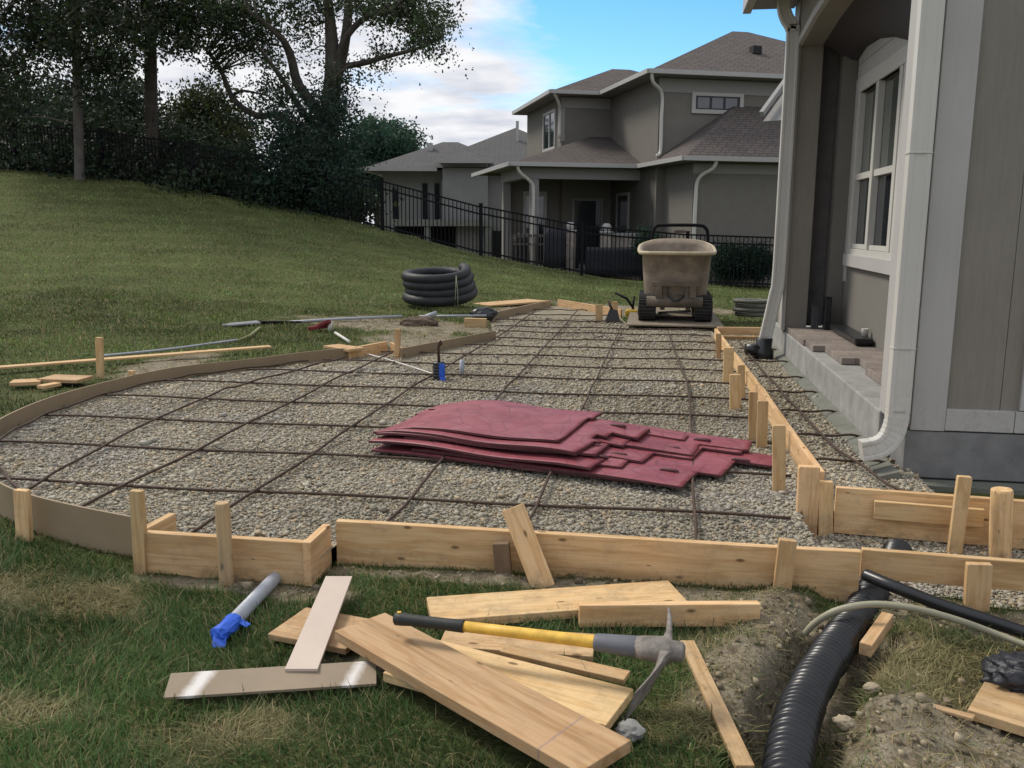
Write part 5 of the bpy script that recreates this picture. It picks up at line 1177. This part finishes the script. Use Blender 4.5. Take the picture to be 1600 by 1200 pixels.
    w = wall('window', PAINT_TRIM, (-1.66, -1.601, 4.3, 4.4, 4.3, 5.5), (-1.66, -1.601, 6.0, 6.1, 4.3, 5.5), (-1.66, -1.601, 5.1, 5.18, 4.3, 5.5), (-1.66, -1.601, 4.3, 6.1, 5.501, 5.6), (-1.66, -1.601, 4.3, 6.1, 4.2, 4.299)); wall('glass', GLASS, (-1.63, -1.603, 4.401, 5.999, 4.3, 5.5), parent=w)
    # small roof vent, and the lower dormer eave at the far right
    m = MB(); m.box(4.0, 4.3, 0.5, 0.8, 7.05, 7.3, fr=fr); m.build('roof_vent', DARKIN, e)
    m = MB(); a = fr(3.9, -5.6, 0); 
    P0 = PY(1190, 178, 24); P1 = PY(1232, 120, 25.5); m.beam(P0, P1, 0.11, 0.12); m.build('rake_gutter', NTRIM, e); m = MB(); m.beam(P0+np.array([0.3, 0.1, -0.2]), P1+np.array([0.3, 0.1, -0.2]), 0.5, 0.1); m.build('rake_soffit', so_, e)
neighbour()
def neighbour_far():
    e0 = PY(760, 300, 45); fr = frame(float(PY(690, 300, 44)[0]), 44.0, 8)
    e = empty('far_house', fr(3, 2, 0), 'blue grey house with walkout deck at the far left beyond the fence', 'house')
    def wall(name, mat, *bx, parent=None):
        m = MB()
        for b in bx: m.box(*b, fr=fr)
        return m.build(name, mat, parent or e)
    ZE = 4.15
    wall('wall', NGRAY, (0, 12, 0, 9, -2, ZE), (-3.0, -0.001, 0.5, 9, -2, ZE), (0.1, 2.3, -0.5, -0.001, -2, ZE+0.35))
    m = MB(); hip(m, (-3.6, 4, -0.6, 6.2), ZE+0.05, 0.44, fr); m.build('wing_roof', SHIN2, e)
    m = MB(); hip(m, (-1.3, 8.4, -0.5, 9.2), ZE+0.06, 0.49, fr); m.build('roof', SHIN2, e)
    m = MB(); hip(m, (-0.1, 2.5, -1.0, 3.4), ZE+0.38, 0.4, fr); m.build('gable_roof', SHIN2, e)
    m = MB(); gutter_run(m, fr, [(-3.65, 8), (-3.65, -0.65), (-0.15, -0.65)], ZE-0.02, 0.16, 0.2); gutter_run(m, fr, [(2.5, -0.65), (11, -0.65)], ZE-0.02, 0.16, 0.2); gutter_run(m, fr, [(-0.15, -1.05), (2.55, -1.05)], ZE+0.36, 0.16, 0.24); m.build('gutter', GUTTER, e)
    wall('chimney_pipe', PAINT_TRIM, (3.6, 3.75, 2.6, 2.75, 5.6, 6.75)); wall('roof_vent', PAINT_TRIM, (-0.9, -0.6, 1.6, 1.9, 4.9, 5.55))
    for q in ((-2.5, -2.2, 0.44, 0.499, 1.6, 3.3), (-1.0, -0.75, 0.44, 0.499, 1.2, 3.5), (-0.4, -0.15, 0.44, 0.499, 1.2, 3.5)): wall('window', GLASS, q)
    dk = mat_plain('deck_grey', (0.23, 0.24, 0.22), 0.8); wall('deck', dk, (-2.4, 2.6, -3.0, -0.501, 1.42, 1.72))
    for u in (-2.3, -0.4, 2.4): wall('deck_post', dk, (u-0.14, u+0.14, -2.95, -2.7, -2, 1.415))
    wall('lower_wall', NGRAY, (0.9, 2.25, -2.6, -0.51, -2, 1.41)); wall('dark_opening', DARKIN, (-2.2, 0.89, -0.9, -0.52, -2, 1.4), (2.55, 3.5, -0.06, -0.003, -1.5, 1.2))
    w = wall('window', PAINT_TRIM, (4.3, 4.42, -0.08, -0.003, -0.3, 1.2), (5.4, 5.52, -0.08, -0.003, -0.3, 1.2), (4.3, 5.52, -0.08, -0.003, 1.201, 1.32), (4.3, 5.52, -0.08, -0.003, 0.42, 0.5)); wall('glass', GLASS, (4.421, 5.399, -0.05, -0.004, -0.3, 1.2), parent=w)
neighbour_far()
def patio_furniture():
    fr = frame(-0.65, 29.6, 21); st = mat_plain('stacked_limestone', (0.3, 0.265, 0.23), 0.9, var=0.35, scale=10, bump=0.6)
    def gz(x, y): return float(ground_h(x, y))
    for px, yb, lab in ((891, 347, 'pale stone pillar with a ball lamp left of the patio opening'), (948, 349, 'pale stone pillar with a cap beside the outdoor counter')):
        p = PY(px, yb, 28.3); b = gz(p[0], p[1]); e = empty('stone_pillar', (p[0], p[1], b), lab, 'pillar', 'stone pillars of the patio')
        m = MB(); m.box(p[0]-0.17, p[0]+0.17, p[1]-0.17, p[1]+0.17, b-0.2, p[2]-0.3); m.build('shaft', st, e, bevel=0.01)
        m = MB(); m.box(p[0]-0.2, p[0]+0.2, p[1]-0.2, p[1]+0.2, p[2]-0.298, p[2]-0.24); m.lathe((p[0], p[1], p[2]-0.24), [(0.1, 0), (0.15, 0.06), (0.15, 0.16), (0.08, 0.24)], 12); m.build('cap', PAINT_TRIM, e, True)
    a = PY(952, 364, 28.5); b = PY(1003, 362, 28.5); z0 = gz(a[0], a[1]); e = empty('outdoor_counter', (a[0]+0.5, 28.6, z0), 'low stone counter with a flat pale top in front of the covered patio', 'counter')
    m = MB(); m.box(a[0], b[0], 28.4, 29.0, z0-0.2, a[2]-0.1); m.build('base', st, e); m = MB(); m.box(a[0]-0.05, b[0]+0.05, 28.33, 29.05, a[2]-0.098, a[2]); m.build('top', CONC, e, bevel=0.01)
    a = PY(800, 362, 28.6); b = PY(885, 362, 28.6); m = MB(); z0 = gz(a[0], 28.6); e = empty('patio_railing', (a[0]+0.8, 28.6, z0), 'dull metal railing along the edge of the neighbour patio', 'railing')
    m.box(a[0], b[0], 28.55, 28.62, a[2]-0.16, a[2]-0.08); m.box(a[0], b[0], 28.55, 28.62, a[2]-0.42, a[2]-0.36); rl = mat_plain('brown_rail_paint', (0.11, 0.092, 0.08), 0.7); m.build('rail', rl, e)
    m = MB()
    for i in range(14): x = a[0]+(b[0]-a[0])*i/13; m.box(x-0.02, x+0.02, 28.56, 28.61, z0-0.1, a[2]-0.17)
    m.build('balusters', rl, e)
    cov = mat_plain('black_cover_cloth', (0.018, 0.02, 0.026), 0.8, var=0.3)
    def cover(px0, px1, py0, py1, Y, lab, name, cat, ex=0.5):
        a = PY(px0, py0, Y); b = PY(px1, py1, Y); x0, x1 = a[0], b[0]; zt, zb = a[2], min(b[2], gz(x0, Y)+0.05); m = MB(); vs = []; fs = []; n = 24
        for k, (h, s) in enumerate(((0, 1.05), (0.3, 1.0), (0.72, 0.97), (0.88, 0.9), (1.0, 0.55))):
            for i in range(n):
                t = 2*math.pi*i/n; c = math.copysign(abs(math.cos(t))**ex, math.cos(t)); sn = math.copysign(abs(math.sin(t))**ex, math.sin(t))
                if ex < 0.3: s = 1.0 if h < 1 else 0.97
                w = 1+(0.04 if ex > 0.3 else 0.004)*math.sin(i*2.6+k); vs.append(((x0+x1)/2+c*(x1-x0)/2*s*w, Y+0.4+sn*0.4*s*w, zb+(zt-zb)*h*(1+0.03*math.sin(i*1.7))))
        for k in range(4):
            for i in range(n): fs.append((k*n+i, k*n+(i+1) % n, (k+1)*n+(i+1) % n, (k+1)*n+i))
        fs += [tuple(range(n))[::-1], tuple(4*n+i for i in range(n))]; m.add(vs, fs); tag(m.build(name, cov, smooth=True), lab, cat)
    cover(798, 836, 365, 393, 28.9, 'black covered furniture behind the left patio post', 'covered_furniture', 'furniture cover')
    cover(848, 882, 356, 398, 27.6, 'black covered grill in front of the stone pillar', 'covered_grill', 'grill cover')
    cover(884, 902, 372, 420, 29.0, 'small dark covered seat between pillars', 'covered_chair', 'furniture cover')
    cover(914, 1003, 387, 432, 27.2, 'long dark covered tub beyond the fence left of the dumper', 'covered_tub', 'furniture cover', 0.16)
    for i, (px, py, r, lab) in enumerate(((1135, 400, 0.75, 'dark round shrub behind the fence right of the dumper'), (1178, 405, 0.7, 'dark shrub behind the fence beside the far downspout'))):
        pass
patio_furniture()

# ------------------------------------------------------------------ fence
def fence():
    Y = 25.45; px_posts = [-7.86+2.9*i for i in range(-6, 6)]
    e = empty('metal_fence', (-6, Y, float(ground_h(-6, Y))), 'black metal picket fence climbing the hill in front of the neighbour houses', 'fence')
    X0 = px_posts; HT = 1.38
    def b(x): return float(ground_h(x, Y, False))
    for x in X0:
        m = MB(); z = b(x); m.box(x-0.045, x+0.045, Y-0.045, Y+0.045, z-0.2, z+HT+0.06); m.box(x-0.055, x+0.055, Y-0.055, Y+0.055, z+HT+0.061, z+HT+0.1); m.build('post', BLACKMETAL, e)
    for x0, x1 in zip(X0[:-1], X0[1:]):
        m = MB(); z0, z1 = b(x0), b(x1)
        for h in (HT, HT-0.2, 0.12): m.beam((x0+0.045, Y, z0+h), (x1-0.045, Y, z1+h), 0.035, 0.045)
        n = 25
        for i in range(1, n):
            x = x0+(x1-x0)*i/n; z = z0+(z1-z0)*i/n; m.box(x-0.012, x+0.012, Y-0.011, Y+0.011, z+0.03, z+HT-0.015)
        m.build('panel', BLACKMETAL, e)
fence()

# ------------------------------------------------------------------ trees and shrubs
def leaf_cloud(name, P, size, cols, parent, squash=1.0):
    P = np.concatenate([P, P+rng.normal(0, 0.08, P.shape), P+rng.normal(0, 0.14, P.shape)]); cols = np.concatenate([cols, cols*rng.uniform(0.8, 1.1, (len(cols), 1)), cols*rng.uniform(0.9, 1.4, (len(cols), 1))]); n = len(P); s = size*0.64*rng.uniform(0.6, 1.35, n)
    u = rng.normal(size=(n, 3)); u /= np.linalg.norm(u, axis=1)[:, None]; w = rng.normal(size=(n, 3)); v = np.cross(u, w); v /= np.linalg.norm(v, axis=1)[:, None]
    a = (u*s[:, None]); b = v*(s*0.62)[:, None]
    V = np.stack([P-a, P-b*0.9+a*0.1, P+a, P+b*0.9+a*0.1], 1)
    o0 = np.array(parent['_o']); o = raw_mesh(name, (V-o0).reshape(-1, 3), np.arange(4*n), 4, LEAF, np.repeat(cols, 4, 0))
    o.parent = parent; o['_o'] = list(o0); return o
def clump_pts(ells, Y, depth, per, sig):
    """ells: (px,py,rx,ry,count) as the crown is seen in the photograph; each clump gets its own depth"""
    C = []
    for cx, cy, rx, ry, k in ells:
        a = rng.uniform(0, 2*math.pi, k); r = np.sqrt(rng.uniform(0, 1, k)); dz = rng.normal(0, depth, k)
        for i in range(k): C.append(PY(cx+rx*r[i]*math.cos(a[i]), cy+ry*r[i]*math.sin(a[i]), Y+dz[i]))
    C = np.array(C); n = len(C); P = np.repeat(C, per, 0); sg = np.repeat(sig*rng.uniform(0.6, 1.4, n), per)[:, None]
    P = P+rng.normal(size=P.shape)*sg*np.array([1, 1, 0.75]); tone = np.repeat(rng.uniform(0.65, 1.25, n), per)
    return C, P, tone
def tree(name, label, cat, Y, trunkpx, limbs, ells, per=55, sig=0.38, leaf=0.10, col=(0.045, 0.066, 0.024), depth=1.4, bark=None, group=None, twigs=True):
    """trunkpx: list of (px,py,radius_m) upward; limbs: lists of the same, each its own tapering branch"""
    b = PY(trunkpx[0][0], trunkpx[0][1], Y); gz = float(ground_h(b[0], b[1])); e = empty(name, (b[0], b[1], gz), label, cat, group)
    m = MB(); tp = [PY(x, y, Y) for x, y, r in trunkpx]; tp[0][2] = min(tp[0][2], gz-0.15)
    allp = []
    def add(pts, rr):
        P = catmull(pts, 5); q = np.interp(np.linspace(0, len(rr)-1, len(P)), range(len(rr)), rr); m.tube(P, list(q), 9); allp.extend(P)
    add(tp, [r for _, _, r in trunkpx])
    for lb in limbs:
        dy = rng.normal(0, 0.9); add([PY(x, y, Y+dy*(i/max(1, len(lb)-1))) for i, (x, y, r) in enumerate(lb)], [r for _, _, r in lb])
    C, P, tone = clump_pts(ells, Y, depth, per, sig)
    if twigs:
        A = np.array(allp)
        for c in C[::2]:
            k = np.argmin(((A-c)**2).sum(1)); a = A[k]
            if np.linalg.norm(a-c) < 2.2: m.tube([a, (a+c)/2+np.array([0, 0, 0.12]), c], [0.035, 0.022, 0.008], 5, cap=False)
    m.build('trunk', bark or BARK, e, True)
    cc = np.array(col)[None]*tone[:, None]*rng.uniform(0.75, 1.25, (len(P), 1))*np.array([1, 1, 1])+rng.normal(0, 0.004, (len(P), 3))
    leaf_cloud('crown', P, leaf, np.clip(cc, 0.004, 1), e)
TG = 'trees on the hill behind the fence'
# grey trunk in front of the fence
tree('shade_tree', 'shade tree with a pale grey trunk at the hill top left', 'tree', 24.6, [(125, 285, 0.175), (124, 255, 0.14), (121, 150, 0.13), (119, 60, 0.12), (115, -40, 0.11), (110, -160, 0.05)],
     [[(119, 70, 0.1), (80, 20, 0.06), (30, -20, 0.03)], [(118, 40, 0.1), (160, -10, 0.06), (220, -60, 0.03)]],
     [(60, 0, 150, 75, 80), (30, 70, 70, 60, 30), (150, 40, 100, 60, 40), (10, 140, 40, 50, 18), (70, -110, 170, 80, 50), (150, 110, 50, 50, 16)], bark=BARKG, group=TG, per=40, sig=0.29, leaf=0.095, col=(0.03, 0.044, 0.02))
tree('shade_tree', 'shade tree with a dark straight trunk right of the pale trunk', 'tree', 27.0, [(240, 292, 0.24), (237, 200, 0.2), (235, 90, 0.19), (235, 20, 0.16), (232, -60, 0.12), (230, -170, 0.05)],
     [[(235, 60, 0.12), (280, 10, 0.08), (330, -30, 0.04)], [(235, 90, 0.1), (190, 30, 0.06), (160, -10, 0.03)]],
     [(220, 5, 105, 55, 70), (295, 35, 55, 32, 22), (240, -90, 150, 80, 40), (180, 80, 40, 35, 10), (340, 15, 50, 35, 14), (275, 75, 30, 15, 4)], group=TG, per=42, sig=0.31, leaf=0.095, col=(0.03, 0.044, 0.02))
# the big spreading tree
tree('spreading_tree', 'big spreading tree with open crooked limbs against the clouds', 'tree', 28.0,
     [(505, 335, 0.38), (510, 250, 0.34), (516, 165, 0.3), (520, 120, 0.27), (518, 60, 0.2), (512, -10, 0.13), (508, -90, 0.06)],
     [[(520, 140, 0.2), (533, 95, 0.17), (542, 45, 0.15), (545, 0, 0.12), (550, -60, 0.05)],
      [(525, 110, 0.15), (540, 60, 0.11), (575, 25, 0.08), (610, 18, 0.05), (640, -15, 0.03)],
      [(530, 105, 0.1), (570, 98, 0.09), (605, 88, 0.07), (645, 78, 0.05), (690, 60, 0.025)],
      [(512, 190, 0.2), (468, 135, 0.16), (455, 90, 0.13), (440, 60, 0.1), (405, 30, 0.07), (370, 5, 0.04)],
      [(505, 215, 0.14), (470, 170, 0.1), (445, 130, 0.08), (420, 95, 0.06), (398, 65, 0.03)],
      [(500, 235, 0.15), (440, 183, 0.11), (400, 180, 0.1), (365, 155, 0.09), (345, 110, 0.07), (322, 78, 0.04)],
      [(360, 152, 0.06), (380, 142, 0.04), (420, 150, 0.02)]],
     [(500, -30, 170, 40, 34), (420, 15, 60, 35, 16), (545, 20, 60, 35, 12), (650, 20, 45, 30, 24), (668, 60, 30, 22, 14), (610, 10, 40, 25, 14), (480, 60, 25, 50, 7), (430, 150, 18, 35, 8), (545, 120, 30, 15, 6), (390, 55, 40, 30, 12), (345, 90, 25, 25, 7), (365, 30, 40, 40, 14), (408, 90, 28, 25, 8), (600, 88, 20, 10, 4)], per=42, sig=0.30, leaf=0.085, col=(0.045, 0.066, 0.03), group=TG, depth=1.0)
tree('cedar_tree', 'dense dark cedar in front of the big spreading tree', 'tree', 26.8, [(480, 335, 0.2), (495, 230, 0.12), (510, 140, 0.04)], [],
     [(490, 290, 52, 42, 80), (485, 230, 44, 32, 40), (512, 170, 24, 36, 20), (448, 235, 32, 30, 14), (432, 165, 12, 30, 6), (530, 235, 18, 40, 14), (410, 290, 36, 32, 22)], per=60, sig=0.32, leaf=0.085, col=(0.03, 0.054, 0.037), group=TG)
tree('maple_tree', 'bluish green tree right of the cedar, left of the far house', 'tree', 56.0, [(590, 345, 0.2), (590, 270, 0.12), (592, 220, 0.05)], [[(590, 280, 0.08), (615, 240, 0.04)]],
     [(590, 235, 34, 32, 60), (620, 225, 22, 20, 26), (565, 280, 28, 40, 40), (580, 203, 18, 10, 8), (628, 250, 14, 12, 8)], per=90, sig=0.5, leaf=0.17, col=(0.04, 0.085, 0.055), group=TG)
# undergrowth along the fence: separate bushy trees, each its own
UND = [(-30, 210, 75, 80, 30.5, 'leftmost dark bushy tree at the picture edge behind the fence'), (50, 250, 60, 50, 28.2, 'low dark bush left of the pale trunk'), (60, 175, 52, 48, 33.0, 'tall dark bushy tree rising behind the low left bush'), (160, 235, 55, 60, 28.6, 'dark bushy tree between the pale and the dark trunk'), (180, 165, 50, 50, 33.5, 'tall dark bushy tree filling the gap between both trunks'), (275, 255, 55, 55, 28.4, 'dark bush right of the dark trunk'), (322, 190, 62, 52, 32.0, 'olive green rounded tree with a ragged top right of the dark trunk'), (360, 285, 55, 42, 28.0, 'low dark bush left of the cedar'), (552, 322, 26, 26, 29.5, 'low bush between the cedar and the far house'), (-40, 275, 60, 40, 26.6, 'low dark bush at the left picture edge right behind the fence'), (45, 265, 45, 30, 26.4, 'low dark thicket bush in the gap left of the pale trunk'), (165, 272, 45, 30, 26.4, 'low thicket bush between the two trunks at the fence'), (205, 275, 35, 30, 26.9, 'low thicket bush at the foot of the dark trunk'), (300, 290, 45, 28, 26.4, 'low thicket bush along the fence right of the dark trunk'), (410, 315, 40, 24, 26.4, 'low thicket bush along the fence left of the cedar'), (100, 215, 40, 50, 30.0, 'narrow dark tree just behind the pale trunk')]
for cx, cy, rx, ry, Y, lab in UND:
    ol = 'olive' in lab
    tree('bushy_tree', lab, 'tree', Y, [(cx, cy+ry*1.0+20, 0.12), (cx+4, cy, 0.07), (cx-3, cy-ry*0.6, 0.03)], [[(cx, cy+ry*0.4, 0.06), (cx+rx*0.5, cy-ry*0.3, 0.02)], [(cx, cy+ry*0.4, 0.06), (cx-rx*0.5, cy-ry*0.3, 0.02)]],
         [(cx, cy, rx, ry, int(rx*ry/62)), (cx, cy+ry*0.6, rx*1.05, ry*0.5, int(rx*ry/110))], per=62, sig=0.36, leaf=0.115, col=(0.052, 0.068, 0.028) if ol else (0.034, 0.052, 0.03), depth=0.8, group='bushy trees along the fence', twigs=False)
for cx, cy, rx, ry, Y, lab in ((1140, 412, 24, 22, 26.1, 'dark shrub behind the fence right of the dumper'), (1182, 412, 22, 22, 26.2, 'dark shrub behind the fence beside the far downspout'), (1012, 378, 10, 16, 26.6, 'small shrub hidden behind the left side of the dumper tub')):
    tree('garden_shrub', lab, 'shrub', Y, [(cx, cy+ry+8, 0.04), (cx, cy, 0.02)], [], [(cx, cy, rx, ry, int(14+rx*ry/10))], per=45, sig=0.13, leaf=0.05, col=(0.02, 0.05, 0.03), depth=0.25, group='shrubs by the neighbour fence', twigs=False)

# ------------------------------------------------------------------ grass
def grass(name, label, n, xr, yr, hgt, wid, seed, col0, lean=0.5, tuft=None, keep=1.0):
    rg = np.random.default_rng(seed); x = rg.uniform(*xr, n); y = rg.uniform(*yr, n)
    k = ~patio_d(x, y); dm = dirt_mask(x, y); sm = straw_mask(x, y)
    dens = (1-dm*0.8)*(0.55+0.75*fbm(x*3.1, y*3.1, 3)); k &= rg.random(n) < dens*keep
    for fp in FOOTPRINTS: k &= ~in_poly(x, y, fp)
    # only where the camera looks (a margin on both sides)
    az = np.arctan2(x, y)+YAW; k &= np.abs(az) < R(37)
    x, y, dm, sm = x[k], y[k], dm[k], sm[k]; n = len(x); z = ground_h(x, y)
    dform = np.minimum(seg_dist(x, y, CURVE), seg_dist(x, y, [(-2.28, 3.6), (-1.47, 3.6), (-1.45, 3.85), (0.91, 3.86), (2.5, 3.79)]))
    h = hgt*rg.lognormal(0, 0.38, n)*(0.6+0.8*fbm(x*2.2+7, y*2.2, 3))*(0.45+0.55*sstep(0.03, 0.22, dform)); w = wid*rg.uniform(0.7, 1.4, n)
    flatm = np.clip(sm*0.9+(rg.random(n) < 0.14)+dm*0.7, 0, 1); ln = (lean+flatm*1.6)*rg.uniform(0.3, 1.4, n)
    th = rg.uniform(0, 2*np.pi, n); cl = vnoise(x*4, y*4)*6.28; th = np.where(rg.random(n) < 0.5, cl+rg.normal(0, 0.6, n), th)
    dx, dy = np.cos(th), np.sin(th); px, py = -dy, dx
    up = h*np.clip(1-ln*0.40, 0.22, 1); out = h*np.clip(ln, 0, 1.3)
    b = np.stack([x, y, z-0.004], -1); sv = np.stack([px*w/2, py*w/2, 0*w], -1)
    mid = b+np.stack([dx*out*0.33, dy*out*0.33, up*0.62], -1); tip = b+np.stack([dx*out, dy*out, up], -1)
    V = np.stack([b-sv, b+sv, mid+sv*0.8, mid-sv*0.8, tip+sv*0.1, tip-sv*0.1], 1)
    fa = (np.array([(0, 1, 2, 3), (3, 2, 4, 5)])[None]+(np.arange(n)*6)[:, None, None]).reshape(-1)
    dry = np.clip(sm*0.95+(rg.random(n) < 0.16)*0.85+(rg.random(n) < 0.75)*dm, 0, 1)*rg.uniform(0.6, 1, n)
    ang = R(62); wv = 0.5+0.5*np.sin((x*math.cos(ang)+y*math.sin(ang))*1.9+3*fbm(x*0.25, y*0.25, 3)*3)
    big = np.where(y > 6, (0.72+0.62*fbm(x*0.32+3, y*0.32, 4))*(0.94+0.12*wv), 1.0)[:, None]
    g = big*np.array(col0)[None]*rg.uniform(0.6, 1.5, (n, 1))*(0.65+0.8*vnoise(x*1.7, y*1.7))[:, None]; d = np.array([0.40, 0.31, 0.165])[None]*rg.uniform(0.5, 1.15, (n, 1))
    c = g*(1-dry[:, None])+d*dry[:, None]
    tip_b = np.ones((n, 6, 1)); tip_b[:, 2:4] = 1.1; tip_b[:, 4:] = 1.25
    o = raw_mesh(name, V.reshape(-1, 3), fa, 4, BLADE, np.clip((c[:, None]*tip_b), 0, 1).reshape(-1, 3))
    return tag(o, label, 'grass', kind='stuff')
grass('foreground_grass', 'long shaggy grass in the foreground with straw patches', 210000, (-3.4, 2.6), (1.95, 4.2), 0.042, 0.0034, 1, (0.052, 0.096, 0.027), 0.7)
grass('side_grass', 'rough grass on the left outside the curved form', 110000, (-9.5, -2.2), (4.6, 13.5), 0.036, 0.007, 2, (0.066, 0.09, 0.028), 0.6)
grass('hill_grass', 'mown olive lawn on the hill', 230000, (-21, 4), (8.0, 25.5), 0.036, 0.016, 3, (0.122, 0.165, 0.056), 0.5)
